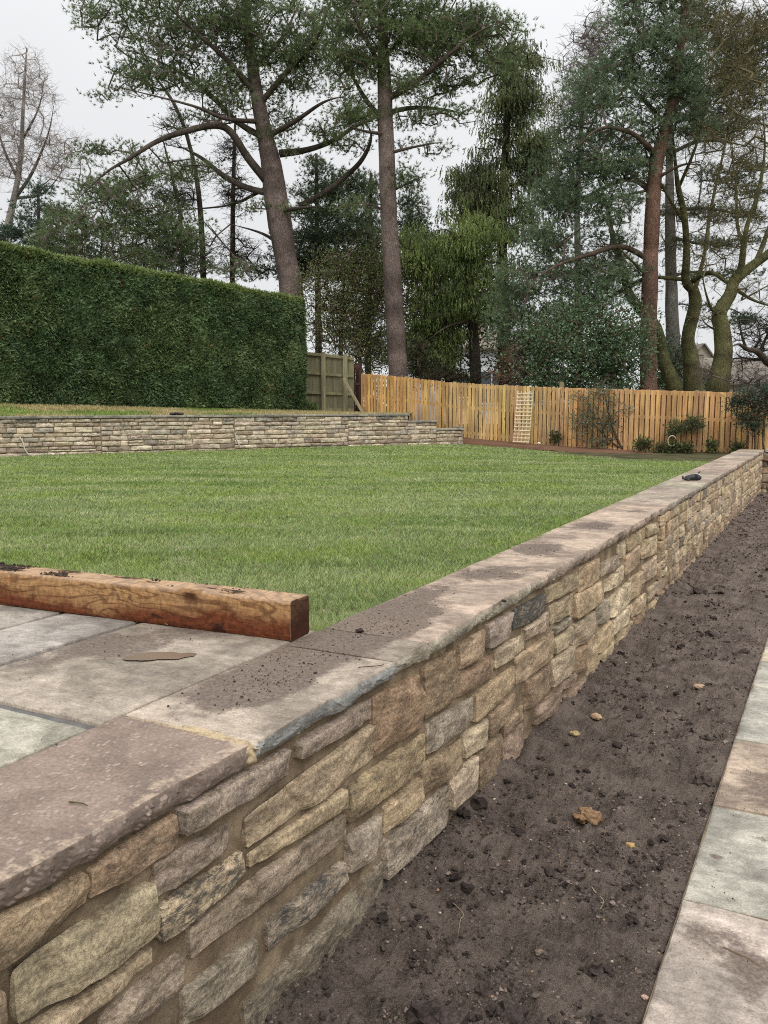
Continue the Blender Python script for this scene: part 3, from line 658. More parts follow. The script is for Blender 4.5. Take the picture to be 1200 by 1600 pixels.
# mortar skin with smeared, uneven pointing, and the solid core behind it
ysm = [-2.5]
while ysm[-1] < YE: ysm.append(ysm[-1] + (0.05 if ysm[-1] < 0.8 else 0.011 * max(1.0, ysm[-1] / 1.7)))
ysm = np.array(ysm); zsm = np.linspace(-0.15, 0.94, 84); gy, gz = np.meshgrid(ysm, zsm); fade = 1 / np.maximum(1, gy / 4)
dm = -0.010 + 0.005 * n2(gy, gz * 1.4, 7, 51) + 0.006 * n2(gy, gz, 19, 52, 4, .6) * fade + 0.005 * n2(gy, gz, 60, 53, 3, .7) * fade
b = Buf(); b.add(NW.P(gy, gz, dm), gridf(len(zsm), len(ysm))); b.build('mortar', MAT['mortar'], wall, smooth=True)
b = Buf(); b.add(boxv(((XF - 0.03 + XI + 0.05) / 2, (YE - 2.5) / 2, 0.39), ((XF - 0.03 - XI - 0.05) / 2, 0, 0), (0, (YE + 2.5) / 2, 0), (0, 0, 0.54)), BOXF); b.build('wall_core', MAT['mortar'], wall)

# coping slabs
def mud_field(x, y):
    f = 0.25 + 0.13 * n2(x, y, 1.6, 61, 3)
    def blob(cx, cy, rx, ry, a): return a * np.exp(-(((x - cx) / rx) ** 2 + ((y - cy) / ry) ** 2) ** 1.6)
    f = f + blob(-1.86, 2.95, .20, .75, .75) + blob(-1.75, 2.42, .20, .22, .55) + blob(-1.80, 3.45, .24, .45, .55) + blob(-1.92, 4.05, .12, .35, .35)
    f = f + blob(-1.80, 4.75, .20, .20, .38) + blob(-1.72, 5.0, .25, .10, .2) + blob(-1.85, 5.8, .18, .30, .45) + blob(-1.78, 7.1, .18, .28, .42) + blob(-1.66, 8.3, .12, .16, .3) + blob(-1.8, 9.2, .12, .2, .2)
    f = f - blob(-1.55, 2.35, .10, .45, .5) - blob(-1.56, 3.9, .10, .7, .3)
    return f
def slab_part(name, parent, x0, x1, y0, y1, zt, th, base, seed, res, mat, rough_edge=0.012, mud=None, tilt=(0, 0), yskew=0.0, facec=None):
    """x0 inner plain edge, x1 outer hand dressed edge; y0..y1 along the wall"""
    ny = max(3, int((y1 - y0) / res)); nx = max(4, int((x1 - x0) / max(res, 0.012))); nf = 9
    yy = np.concatenate([[y0], np.linspace(y0 + .004, y1 - .004, ny), [y1]]); sg = seed * 2.7
    xo = x1 + rough_edge * n2(yy, yy * 0 + sg, 5.5, 71, 4, .6); lower = 0.010 * n2(yy, yy * 0 + sg, 4, 72, 3)
    cols = []
    def row(x, z): cols.append(np.stack([x + 0 * yy, yy + yskew * (x - x0), z + 0 * yy], -1))
    row(np.full_like(yy, x0 + 0.004), zt - th); row(np.full_like(yy, x0), zt - .006)
    for k in np.linspace(0, 1, nx):
        xx = (x0 + 0.004) * (1 - k) + (xo - 0.004) * k
        z = zt + 0.0035 * n2(xx, yy + sg, 5, 73, 4, .6) + 0.0012 * n2(xx, yy, 40, 74, 3) + tilt[0] * (k - .5) + tilt[1] * ((yy - y0) / (y1 - y0) - .5)
        row(xx, z)
    zt_ = cols[-1][:, 2].copy(); row(xo - .0005, zt_ - .001)
    for k in np.linspace(0.07, 1, nf):
        prof = 0.012 * math.sin(k * math.pi * 0.85) - 0.012 * k
        cell = 0.016 * np.round(n2(yy + k * 0.04, yy * 0 + k * 0.06 + sg, 7, 75, 2) * 2.5) / 2.5 + 0.007 * n2(yy, yy * 0 + k * .10 + sg, 16, 76, 3) + .002 * n2(yy, yy * 0 + k * .3, 60, 77, 2)
        row(xo + prof + cell * min(1, k * 3) * (1.0 if rough_edge > .006 else .3), zt_ * (1 - k) + (zt - th + lower) * k)
    row(np.full_like(yy, x1 - 0.05), zt - th)
    V = np.array(cols); nr, nc = V.shape[:2]; 
    V[:, 0, 2] -= 0.003; V[:, -1, 2] -= 0.003
    m_ = mud(V[..., 0], V[..., 1]) if mud is not None else np.zeros((nr, nc))
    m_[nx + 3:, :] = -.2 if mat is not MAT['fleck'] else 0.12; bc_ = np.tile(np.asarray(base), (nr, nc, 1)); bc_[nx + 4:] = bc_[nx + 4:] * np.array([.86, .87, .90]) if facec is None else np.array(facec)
    cc = np.concatenate([bc_.reshape(-1, 3), m_.reshape(-1, 1)], 1)
    b = Buf(); b.add(V, gridf(nr, nc), cc)
    n0 = b.n - nr * nc
    b.f.append(np.array([[n0 + r * nc for r in range(nr)]])); b.f.append(np.array([[n0 + r * nc + nc - 1 for r in range(nr)][::-1]]))
    ctr = np.array([(x0 + x1) / 2, (y0 + y1) / 2, zt - th / 2]); return b.build(name, mat, parent, smooth=False, loc=np.round(ctr, 4))
# joints read off the photo along the outer edge
jy = [hitz(px, py, ZT)[1] for px, py in ((388, 1160), (617, 1034), (666, 1004), (847, 903), (977, 830), (1054, 787), (1075, 775))]
def edge_mud(x, y): return 0.05 + 0.42 * sstep(x + 0.05 * n2(x, y, 6, 80), -1.64, -1.52) + 0.35 * sstep(y, 1.9, 2.05) * sstep(x, -1.95, -1.7)
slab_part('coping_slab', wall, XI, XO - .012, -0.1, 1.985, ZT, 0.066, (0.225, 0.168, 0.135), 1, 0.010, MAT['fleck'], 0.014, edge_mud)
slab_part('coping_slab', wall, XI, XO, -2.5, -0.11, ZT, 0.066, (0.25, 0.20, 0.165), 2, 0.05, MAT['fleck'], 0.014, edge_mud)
cb = [(0.38, 0.315, 0.25), (0.27, 0.225, 0.175), (0.39, 0.30, 0.23), (0.38, 0.295, 0.225), (0.39, 0.30, 0.23), (0.35, 0.29, 0.225)]
edges_ = [(jy[0], jy[1]), (jy[1], jy[2]), (jy[2], jy[3]), (jy[3], jy[4]), (jy[4], jy[5]), (jy[5], jy[6] )]
y = jy[6]
while y < YE - 0.3: l = rgw.uniform(.75, 1.0); edges_.append((y, min(y + l, YE + .52))); y += l
for i, (a, c_) in enumerate(edges_):
    base = np.array(cb[i]) if i < len(cb) else np.array((0.375, 0.295, 0.228)) * rgw.uniform(.85, 1.12) * (1 + rgw.normal(0, .02, 3))
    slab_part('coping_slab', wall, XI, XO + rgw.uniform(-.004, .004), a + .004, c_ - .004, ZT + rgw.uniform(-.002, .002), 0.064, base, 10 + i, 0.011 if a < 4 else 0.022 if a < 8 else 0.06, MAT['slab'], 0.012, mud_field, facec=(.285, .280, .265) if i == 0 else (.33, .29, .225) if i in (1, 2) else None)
# lumps of mortar in the coping joints
def blob_mesh(b, c, r, seed, colr, sub=2, rough=0.35, freq=1.6):
    v, f = ICO[sub]; d = 1 + rough * fbm(v * freq + seed * 5.7, seed, 3); b.add(np.asarray(c) + v * d[:, None] * np.asarray(r), f, colr)
def ico(n):
    t_ = (1 + 5 ** .5) / 2; v = np.array([(-1,t_,0),(1,t_,0),(-1,-t_,0),(1,-t_,0),(0,-1,t_),(0,1,t_),(0,-1,-t_),(0,1,-t_),(t_,0,-1),(t_,0,1),(-t_,0,-1),(-t_,0,1)], float)
    f = [(0,11,5),(0,5,1),(0,1,7),(0,7,10),(0,10,11),(1,5,9),(5,11,4),(11,10,2),(10,7,6),(7,1,8),(3,9,4),(3,4,2),(3,2,6),(3,6,8),(3,8,9),(4,9,5),(2,4,11),(6,2,10),(8,6,7),(9,8,1)]
    v = list(v / np.linalg.norm(v[0]))
    for _ in range(n):
        mid = {}; nf = []
        def mp(a, b_):
            k = (min(a, b_), max(a, b_))
            if k not in mid: m_ = v[a] + v[b_]; v.append(m_ / np.linalg.norm(m_)); mid[k] = len(v) - 1
            return mid[k]
        for a, b_, c in f:
            ab, bc, ca = mp(a, b_), mp(b_, c), mp(c, a); nf += [(a, ab, ca), (b_, bc, ab), (c, ca, bc), (ab, bc, ca)]
        f = nf
    return np.array(v), np.array(f)
ICO = [ico(0), ico(1), ico(2), ico(3)]
b = Buf(); blob_mesh(b, (XO - .030, (jy[0] + 1.985) / 2, ZT - .034), (.040, .034, .040), 3, (.42, .325, .205), 3, 0.35, 2.2); blob_mesh(b, (XO - .16, (jy[0] + 1.985) / 2 + .004, ZT - .013), (.16, .024, .020), 5, (.42, .325, .205), 3, 0.5, 3)
blob_mesh(b, (XO - .33, 2.00, ZT - .02), (.2, .014, .018), 6, (.36, .28, .19), 3, 0.4, 3)
b.build('joint_mortar', MAT['pebble'], wall, smooth=True)
b = Buf(); b.add(boxv(((XI + XO) / 2 - .01, YE / 2, ZT - .04), (.235, 0, 0), (0, YE / 2 + .4, 0), (0, 0, .028)), BOXF); b.build('bedding_mortar', MAT['mortar'], wall)
# return wall at the far end
RW = Frame((XO - .03, YE, 0), (1, 0, 0), (0, -1, 0))
rwall = empty('return_wall', (XO, YE + .2, 0), 'short far stone wall turning right at the end of the long wall', 'stone wall')
b = Buf(); b.add(boxv((XO + 4.5, YE + .25, .42), (4.55, 0, 0), (0, .235, 0), (0, 0, .51)), BOXF); b.build('wall_core', MAT['mortar'], rwall)
b = Buf()
for i, q in enumerate(coursed(0, 9, -.05, .92, rgw, 6)): n_, s_ = pick(rgw, q[2], .2); stone_mesh(b, RW, q, .03, .08, 2000 + i, pal(n_, rgw, s_), 1.0, (0, .006, .02))
o = b.build('stonework', MAT['stone'], rwall, smooth=True); o['kind'] = 'stuff'
y = XO + .02
for i in range(10):
    b = Buf(); bevel_box(b, (y + .45, YE + .26, ZT - .02), (.445, 0, 0), (0, .27, 0), (0, 0, .032), (0.40, 0.33, 0.27, .2)); b.build('coping_slab', MAT['slab'], rwall); y += .9

# ------------------------------------------------------------------ long wall on the left, stepping down
LWF = Frame((*LW0, 0), (*lw_dir, 0), (*lw_n, 0)); LWL = np.linalg.norm(LWB - LW0)
def u_at(px):                      # distance along the left wall in a photo column
    d = ray(px, 700)[:2]; A_m = np.array([[lw_dir[0], -d[0]], [lw_dir[1], -d[1]]]); return np.linalg.solve(A_m, -LW0)[0]
def z_at(px, py):
    u = u_at(px); p = LW0 + lw_dir * u; r = ray(px, py); return CZ + r[2] * (np.linalg.norm(p) / np.linalg.norm(r[:2]))
U1, U2, U3 = u_at(637), u_at(682), u_at(722); UV0 = u_at(-10)
ZL1 = (z_at(0, 648) + z_at(600, 648.5)) / 2; ZL2 = z_at(660, 657); ZL3 = z_at(700, 669.5)
lwall = empty('terrace_wall', (*(LW0 + lw_dir * LWL / 2), .9), 'low buff stone wall below the hedge, stepping down at its right end', 'stone wall')
secs = [(0, U1, ZL1), (U1, U2, ZL2), (U2, U3, ZL3)]
rgl = np.random.default_rng(9); lst = []
for (a, c_, zt) in secs:
    u = a
    while u < c_ - .01:
        l = min(3.0, c_ - u); nc = max(3, int(round((zt - .06 - .92) / .098)))
        for q in coursed(u, u + l, .90, zt - .055, rgl, nc, 0.10, .16, .62, .016, .006): lst.append(q)
        u += l
vis = [q for q in lst if q[3] > UV0]; hid = [q for q in lst if q[3] <= UV0]; vis.sort(key=lambda q: -q[0] * 0 + (q[0] + q[3]) / 2)
b2 = Buf(); nb = 0
for i, q in enumerate(vis + hid):
    zc = (q[1] + q[2]) / 2; n_, s_ = pick(rgl, zc, 1.12, w=(.26, .16, .32, .14, .08, .02, .02))
    if zc > ZL1 - .14 and rgl.random() < .4: n_, s_ = 'grey', rgl.uniform(.12, .25)
    cc = pal(n_, rgl, s_); cc[:3] = (cc[:3] * .68 + cc[:3].mean() * .32) * 1.22
    if i < 299 and i < len(vis):
        b = Buf(); stone_mesh(b, LWF, q, rgl.uniform(.022, .045), .06, 3000 + i, cc, 1.0, (0, .006, .02)); b.build('stone', MAT['stone'], lwall, smooth=True, loc=np.round(LWF.P((q[0] + q[3]) / 2, zc, 0), 4))
    else: stone_mesh(b2, LWF, q, .03, .1, 3000 + i, cc, 1.0, (0, .006, .02))
o = b2.build('far_stonework', MAT['stone'], lwall, smooth=True)
if o: o['kind'] = 'stuff'
for k, (a, c_, zt) in enumerate(secs):
    b = Buf(); b.add(boxv(LWF.P((a + c_) / 2, (zt - .05 + .75) / 2, -.205 - .001 * k), LWF.U * (c_ - a) / 2, LWF.N * .20, (0, 0, (zt - .05 - .75) / 2)), BOXF); b.build('mortar_core', MAT['mortar'], lwall)
    u = a - (0 if k == 0 else .03)
    while u < c_ - .05:
        l = min(rgl.uniform(.8, 1.0), c_ + (.05 if k == 2 else .03) - u)
        if c_ - (u + l) < .25: l = c_ + (.05 if k == 2 else .03) - u
        tone = rgl.uniform(.8, 1.15); b = Buf(); bevel_box(b, LWF.P(u + l / 2, zt - .026 + rgl.uniform(-.002, .002), -.175), LWF.U * (l / 2 - .004), LWF.N * .225, (0, 0, .025), (.30 * tone, .275 * tone, .23 * tone, .28), .006)
        b.build('coping_slab', MAT['slab'], lwall); u += l
b = Buf(); bevel_box(b, LWF.P(U3 - .012, 1.15, -.17), LWF.U * .03, LWF.N * .19, (0, 0, .27), (.3, .25, .2, 0), .008); b.build('end_stone', MAT['stone'], lwall)
# two pale cords hanging down the left wall
for nm, pts in (('leftmost white cord drooping down the terrace wall below the hedge', [(31, 683), (36, 692), (38, 702), (45, 712)]), ('white cord hanging on the middle of the terrace wall', [(366, 676), (369, 686), (371, 692), (375, 700)])):
    P_ = []
    for (px, py) in pts:
        u = u_at(px); p = LWF.P(u, z_at(px, py), .05); P_.append([*p, .011])
    sp = spline(P_, 5); b = Buf(); sweep(b, sp[:, :3], sp[:, 3], 6, (.62, .58, .50)); o = b.build('cord', MAT['plain'], smooth=True); tag(o, nm, 'cord', 'white cords hanging on the terrace wall')
b = Buf(); pc = LWF.P(u_at(280), ZL1 + .01, -.12)
for k in range(5): blob_mesh(b, pc + np.array([(k - 2) * .07, .02 * (k % 2), .02 + .012 * (k == 2)]), (.06, .05, .03), k, (.035, .03, .03), 2, .4)
o = b.build('rag', MAT['fabric'], smooth=True); tag(o, 'small dark crumpled rag lying on the coping of the terrace wall', 'rag')

# ================================================================== PATIO AND PATH
patio = empty('patio', (-2.8, 1.9, ZT), 'grey riven sandstone patio in front of the timber sleeper', 'patio', kind='structure')
def pslab(parent, x0, x1, y0, y1, zt, base, seed, res=0.02, mudf=None, th=.035):
    nx = max(3, int((x1 - x0) / res)); ny = max(3, int((y1 - y0) / res)); ed = .004
    xs_ = np.concatenate([[x0, x0 + .001], np.linspace(x0 + ed, x1 - ed, nx), [x1 - .001, x1]]); ys_ = np.concatenate([[y0, y0 + .001], np.linspace(y0 + ed, y1 - ed, ny), [y1 - .001, y1]])
    X, Y = np.meshgrid(xs_, ys_); e = np.minimum(np.minimum(X - x0, x1 - X), np.minimum(Y - y0, y1 - Y))
    Z = zt + .004 * n2(X, Y + seed, 4, 81, 5, .6) + .0016 * n2(X, Y, 30, 82, 3) - np.interp(e, [0, .001, .004, .012], [th, .006, .002, 0])
    X = X + .006 * n2(X, Y + seed * 3, 6, 83, 3) * (e < .006); Y = Y + .006 * n2(X + seed * 5, Y, 6, 84, 3) * (e < .006)
    m_ = mudf(X, Y) if mudf else np.full(X.shape, .1)
    b = Buf(); b.add(np.stack([X, Y, Z], -1), gridf(len(ys_), len(xs_)), np.concatenate([np.tile(np.asarray(base), (X.size, 1)), m_.reshape(-1, 1)], 1))
    return b.build('paving_slab', MAT['slab'], parent, smooth=True, loc=np.array([(x0 + x1) / 2, (y0 + y1) / 2, zt]))
def pmud(x, y):
    def blob(cx, cy, rx, ry, a): return a * np.exp(-(((x - cx) / rx) ** 2 + ((y - cy) / ry) ** 2) ** 1.5)
    return .10 + blob(-2.62, 2.75, .25, .38, .36) + blob(-2.75, 2.25, .15, .35, .25) + blob(-2.3, 2.95, .2, .12, .25) + blob(-2.66, 2.56, .20, .13, .35) + blob(-2.42, 1.72, .14, .07, .2) - blob(-2.2, 2.3, .15, .5, .25)
g = .012
for (x0, x1, y0, y1, c) in [(-2.83, -2.02, 1.90, 3.2, (.32, .27, .215)), (-3.29, -2.85, 1.90, 2.98, (.32, .285, .25)), (-3.29, -2.85, 2.99, 3.2, (.30, .27, .25)), (-4.1, -3.31, 1.9, 3.2, (.29, .26, .22)), (-2.83, -2.02, 1.0, 1.87, (.345, .32, .255)), (-2.83, -2.02, -.2, .98, (.33, .30, .26)),
                            (-3.7, -2.85, .7, 1.87, (.33, .30, .27)), (-4.6, -3.72, .7, 1.87, (.35, .32, .28)), (-5.0, -4.12, 1.9, 3.2, (.34, .31, .28)), (-5.9, -5.02, 1.9, 3.2, (.33, .29, .26)), (-3.7, -2.85, -.2, .68, (.36, .33, .3)), (-4.6, -3.72, -.2, .68, (.3, .27, .24)), (-5.9, -4.62, .7, 1.87, (.32, .3, .26)), (-5.9, -4.62, -.2, .68, (.35, .31, .27))]:
    pslab(patio, x0 + g / 2, x1 - g / 2, y0 + g / 2, y1 - g / 2, ZT - .002, c, x0 * 3 + y0, 0.02 if x0 > -3.4 and y1 > 1.5 else .08, pmud)
b = Buf(); jx, jyy = np.meshgrid(np.linspace(-6.0, -2.005, 90), np.linspace(-.25, 3.25, 90)); b.add(np.stack([jx, jyy, ZT - .016 + .003 * n2(jx, jyy, 30, 85)], -1), gridf(90, 90), (.13, .125, .12)); b.build('joint_grout', MAT['concrete'], patio, smooth=True)
b = Buf(); b.add(boxv((-4.05, 1.5, .92), (1.95, 0, 0), (0, 1.7, 0), (0, 0, .05)), BOXF, (.2, .2, .2)); b.build('sub_base', MAT['concrete'], patio)
# rainwater lying in a hollow of the big slab
def puddle(cx, cy, rx, ry, rot, z, lab, seed):
    th = np.linspace(0, 2 * math.pi, 60, endpoint=False); r = 1 + .5 * n2(np.cos(th) * 1.0 + seed, np.sin(th), 1.3, seed, 4, .55)
    x = rx * r * np.cos(th); y = ry * r * np.sin(th); X = cx + x * math.cos(rot) - y * math.sin(rot); Y = cy + x * math.sin(rot) + y * math.cos(rot)
    b = Buf(); b.poly(np.column_stack([X, Y, np.full(60, z)]), [list(range(60))], (.12, .07, .04)); m = bpy.data.materials.get('muddy_water')
    if not m:
        mm = M('muddy_water', .16, .5); mm.b.inputs['Base Color'].default_value = (.17, .125, .09, 1); m = mm.m
    o = b.build('puddle', m); tag(o, lab, 'puddle', kind='structure')
pp = hitz(247, 1026, ZT)
puddle(pp[0], pp[1], .13, .050, R(38), ZT + .0035, 'small brown rain puddle on the big patio slab by the sleeper', 4)

path = empty('path', (0.3, 8, 0), 'strip of mixed grey and buff paving slabs beside the soil', 'path', kind='structure')
PZ = .035; PXE = -.455
pj = [-1.0, .3, 1.3] + [hitz(px, py, PZ)[1] for px, py in ((1062, 1402), (1105, 1254), (1141, 1153), (1166, 1083), (1188, 1032))]
y = pj[-1]
while y < 20: y += .9; pj.append(y)
pc_ = [(.36, .33, .28), (.34, .33, .28), (.42, .355, .30), (.37, .345, .29), (.37, .29, .22), (.37, .35, .295), (.37, .345, .29), (.42, .36, .27)]
def pathmud(seed):
    def f(x, y):
        def blob(cx, cy, rx, ry, a): return a * np.exp(-(((x - cx) / rx) ** 2 + ((y - cy) / ry) ** 2) ** 1.6)
        return .10 + .05 * n2(x, y, 2, 90 + seed) + blob(-.30, 3.20, .18, .16, .36) + blob(-.13, 3.00, .13, .22, .42) + blob(-.12, 4.72, .30, .36, .55) + blob(-.22, 4.1, .06, .03, .33) + blob(-.38, 3.84, .035, .03, .5) + blob(-.36, 3.72, .03, .02, .45) + blob(-.1, 3.85, .04, .03, .3)
    return f
for i in range(len(pj) - 1):
    c = pc_[i] if i < len(pc_) else tuple(np.array((.39, .35, .29)) * rgw.uniform(.85, 1.1))
    near = 1 < i < 8
    pslab(path, PXE, .62, pj[i] + .007, pj[i + 1] - .007, PZ + .002 * ((i * 7) % 3 - 1), c, i * 1.7, .018 if near else .08, pathmud(i))
    c2 = tuple(np.array(pc_[(i * 3 + 1) % 8])); pslab(path, .635, 1.55, pj[i] + .007, pj[i + 1] - .007, PZ, c2, i * 2.3 + 50, .1, pathmud(i))
b = Buf(); jx, jyy = np.meshgrid(np.linspace(PXE - .004, 1.56, 60), np.linspace(-1.0, 20.5, 420)); b.add(np.stack([jx, jyy, PZ - .009 + .007 * n2(jx, jyy, 18, 86, 4, .7)], -1), gridf(420, 60)); b.build('pointing', MAT['mortar'], path, smooth=True)
b = Buf(); b.add(boxv((.55, 9.75, -.02), (1.0, 0, 0), (0, 10.76, 0), (0, 0, .04)), BOXF); b.build('slab_bed', MAT['mortar'], path)

# ================================================================== SLEEPER
SA = hitz(455, 1002.5, ZT); SBp = hitz(0, 945, ZT); sd = SBp - SA; sd[2] = 0; sd /= np.linalg.norm(sd); sn = np.array([sd[1], -sd[0], 0]); sn = sn if sn[1] > 0 else -sn
SH, SDp, SL = .176, .165, 3.6
nu, cross = 190, []
m1, m2 = 16, 14
for k in range(m1): cross.append((0, k / (m1 - 1)))
for k in range(1, m2): cross.append((k / (m2 - 1), 1))
for k in range(1, m1): cross.append((1, 1 - k / (m1 - 1)))
cr = np.array(cross); bevr = .045
def rnd(c):                        # soften the corners of the section
    a = c * 2 - 1; p = 14.0; m_ = np.maximum(np.abs(a[:, 0]), np.abs(a[:, 1])); q = (np.abs(a[:, 0]) ** p + np.abs(a[:, 1]) ** p) ** (1 / p); return ((a * (m_ / q)[:, None]) + 1) / 2
cr = rnd(cr); uu = np.concatenate([[0, .0015], np.linspace(.006, SL, nu)])
Ug, Kg = np.meshgrid(uu, np.arange(len(cr)), indexing='ij'); dd = cr[Kg, 0]; hh = cr[Kg, 1]
shr = np.interp(Ug, [0, .0015, .006], [.010, .003, 0])
dd_m = dd * SDp; hh_m = hh * SH
dd_m = dd_m + (0.5 - dd) * 2 * shr; hh_m = hh_m - hh * shr
wn = n2(Ug * 1.0, dd * .6 + hh * 1.7, 3.2, 91, 4) * .0035 + n2(Ug * 3, dd * 2 + hh * 5, 9, 92, 3) * .0015
kn = np.exp(-(((Ug - .52) / .045) ** 2 + ((hh - .86) / .16) ** 2)); wn = wn + .004 * np.sin(40 * kn) * kn * .8 - .010 * kn * (dd < .3)
nx_ = np.where(dd < .02, -1, np.where(dd > .98, 1, 0)); nz_ = np.where(hh > .97, 1, 0)
P_ = SA + np.asarray(Ug)[..., None] * sd + (dd_m + wn * nx_)[..., None] * sn + (hh_m + wn * nz_ - .003)[..., None] * np.array([0, 0, 1.0])
# alpha = knot / dark wet patches baked as real marks, rgb = their colour
soilm = sstep(n2(Ug, dd * .4, 6, 94, 5, .65) + .35 * sstep(Ug, .6, 1.8), .28, .5) * sstep(hh, .93, .99) * sstep(dd, .02, .2)
kd = np.clip(kn * 1.3, 0, .9) * (dd < .3)
kn2 = np.exp(-(((Ug - 1.72) / .03) ** 2 + ((hh - .25) / .12) ** 2)) * (dd < .1)
kn3 = np.exp(-(((Ug - .95) / .012) ** 2 + ((hh - .82) / .10) ** 2)) * (dd < .1)
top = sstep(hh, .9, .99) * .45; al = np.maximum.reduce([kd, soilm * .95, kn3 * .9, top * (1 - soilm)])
rgb = np.where((soilm > .2)[..., None], (.035, .025, .02), np.where((kd > .12)[..., None] | (kn3 > .2)[..., None], (.06, .022, .012), (.40, .31, .235)))
endm = Ug < .004; al = np.where(endm, .82 + .15 * n2(dd * 2, hh * 2, 3, 98), al); rgb = np.where(endm[..., None], (.030, .013, .009), rgb)
al = np.where(kn2 > .15, kn2 * .8, al); rgb = np.where((kn2 > .15)[..., None], (.50, .33, .17), rgb)
b = Buf(); nr, nc = Ug.shape
loc0 = SA.copy()
b.add(P_, gridf(nr, nc), np.concatenate([rgb.reshape(-1, 3), al.reshape(-1, 1)], 1)); b.f.append(np.array([list(range(nc))[::-1]]))
e = Buf()
o = b.build('timber_sleeper', MAT['sleeper'], smooth=True, loc=loc0)
# turn object axes so that the grain runs along the timber
def align_grain(o, d):
    ang = math.atan2(d[1], d[0]); me = o.data; co = np.empty(len(me.vertices) * 3, np.float32); me.vertices.foreach_get('co', co); co = co.reshape(-1, 3)
    c_, s_ = math.cos(-ang), math.sin(-ang); x = co[:, 0] * c_ - co[:, 1] * s_; y = co[:, 0] * s_ + co[:, 1] * c_; co[:, 0] = x; co[:, 1] = y
    me.vertices.foreach_set('co', co.ravel()); me.update(); o.rotation_euler = (0, 0, ang)
align_grain(o, sd); tag(o, 'thick reddish brown timber sleeper with dark knots edging the patio', 'sleeper')
# ================================================================== SOIL CLODS, STONES, DEBRIS
def scatter_blobs(name, n, sampler, size, colf, label, cat, seed, sub=0, flat=.7, mat='clod', zoff=.2):
    rg = np.random.default_rng(seed); v, f = ICO[sub]; X, Y, Z = sampler(rg, n); n = len(X)
    s = size(rg, n, X, Y); q = v[None] * (1 + .45 * rg.uniform(-1, 1, (n, len(v), 1))) * s[:, None, None] * np.stack([rg.uniform(.7, 1.3, n), rg.uniform(.7, 1.3, n), flat * rg.uniform(.7, 1.2, n)], 1)[:, None, :]
    a = rg.uniform(0, 6.28, n); ca, sa = np.cos(a)[:, None], np.sin(a)[:, None]; x = q[..., 0] * ca - q[..., 1] * sa; y = q[..., 0] * sa + q[..., 1] * ca
    V = np.stack([x + X[:, None], y + Y[:, None], q[..., 2] + (Z + s * zoff)[:, None]], -1).reshape(-1, 3)
    F = (f[None] + (np.arange(n) * len(v))[:, None, None]).reshape(-1, 3); b = Buf(); b.add(V, F, np.repeat(colf(rg, n), len(v), 0)); o = b.build(name, MAT[mat], smooth=False)
    return tag(o, label, cat, kind='stuff')
def soil_sampler(rg, n):
    y = 1.9 * (20 / 1.9) ** rg.uniform(0, 1, n) ; x = rg.uniform(-1.52, -.47, n); d = n2(x, y, 3.0, 95, 4) * 1.5; k = rg.uniform(-.55, .7, n) < d; x, y = x[k], y[k]; return x, y, soil_z(x, y)
def tone(c, v=.3): return lambda rg, n: np.concatenate([np.array([c]) * rg.uniform(1 - v, 1 + v, (n, 1)), np.zeros((n, 1))], 1)
scatter_blobs('soil_crumbs', 24000, soil_sampler, lambda rg, n, x, y: rg.lognormal(-5.55, .45, n) * np.maximum(1, y / 7), lambda rg, n: np.concatenate([np.where(rg.random((n, 1)) < .45, np.array([[.17, .132, .112]]), np.array([[.060, .046, .040]])) * rg.uniform(.6, 1.35, (n, 1)), np.zeros((n, 1))], 1), 'fine dark soil crumbs scattered over the bare earth', 'soil crumbs', 31)
scatter_blobs('soil_clods', 2600, soil_sampler, lambda rg, n, x, y: rg.lognormal(-4.8, .62, n), tone((.055, .042, .037), .5), 'lumpy dark soil clods strewn over the bare earth', 'soil clods', 32, 1)
scatter_blobs('soil_grit', 420, soil_sampler, lambda rg, n, x, y: rg.uniform(.0025, .0075, n), lambda rg, n: np.concatenate([np.where(rg.random((n, 1)) < .4, np.array([[.42, .37, .30]]), np.array([[.30, .18, .10]])) * rg.uniform(.6, 1.25, (n, 1)), np.zeros((n, 1))], 1), 'small pale pebbles and brick grit in the soil', 'grit', 33, 0, .7, 'pebble')
def cop_sampler(rg, n):
    y = rg.uniform(2.1, 12, n); x = rg.uniform(-1.99, -1.53, n); k = rg.uniform(0, .9, n) < (mud_field(x, y) - .3); x, y = x[k], y[k]; return x, y, np.full(len(x), ZT + .001)
scatter_blobs('coping_crumbs', 9000, cop_sampler, lambda rg, n, x, y: rg.lognormal(-6.2, .4, n), tone((.055, .042, .035), .5), 'tiny dark soil crumbs trodden onto the wall coping', 'soil crumbs', 34)
def slp_sampler(rg, n):
    u = .3 + 3.0 * rg.uniform(0, 1, n) ** .8; d = rg.uniform(.02, SDp, n); k = rg.random(n) < sstep(n2(u, d, 6, 94, 5) + .35 * sstep(u, .6, 1.8), .2, .55); u, d = u[k], d[k]; P = SA + u[:, None] * sd + d[:, None] * sn; return P[:, 0], P[:, 1], np.full(len(u), ZT + SH - .002)
scatter_blobs('sleeper_crumbs', 4500, slp_sampler, lambda rg, n, x, y: rg.lognormal(-5.7, .5, n), tone((.05, .037, .03), .5), 'dark soil crumbs lying along the top of the sleeper', 'soil crumbs', 35)
def pat_sampler(rg, n):
    x = rg.uniform(-3.3, -2.0, n); y = rg.uniform(1.4, 2.95, n); k = rg.random(n) < pmud(x, y) * 1.2; return x[k], y[k], np.full(k.sum(), ZT + .002)
scatter_blobs('patio_grit', 900, pat_sampler, lambda rg, n, x, y: rg.lognormal(-6.4, .4, n), tone((.07, .055, .045), .5), 'specks of soil on the patio slabs', 'soil crumbs', 36)
def pth_sampler(rg, n):
    x = rg.uniform(PXE, .3, n); y = 2.4 * (12 / 2.4) ** rg.uniform(0, 1, n); return x, y, np.full(n, PZ + .001)
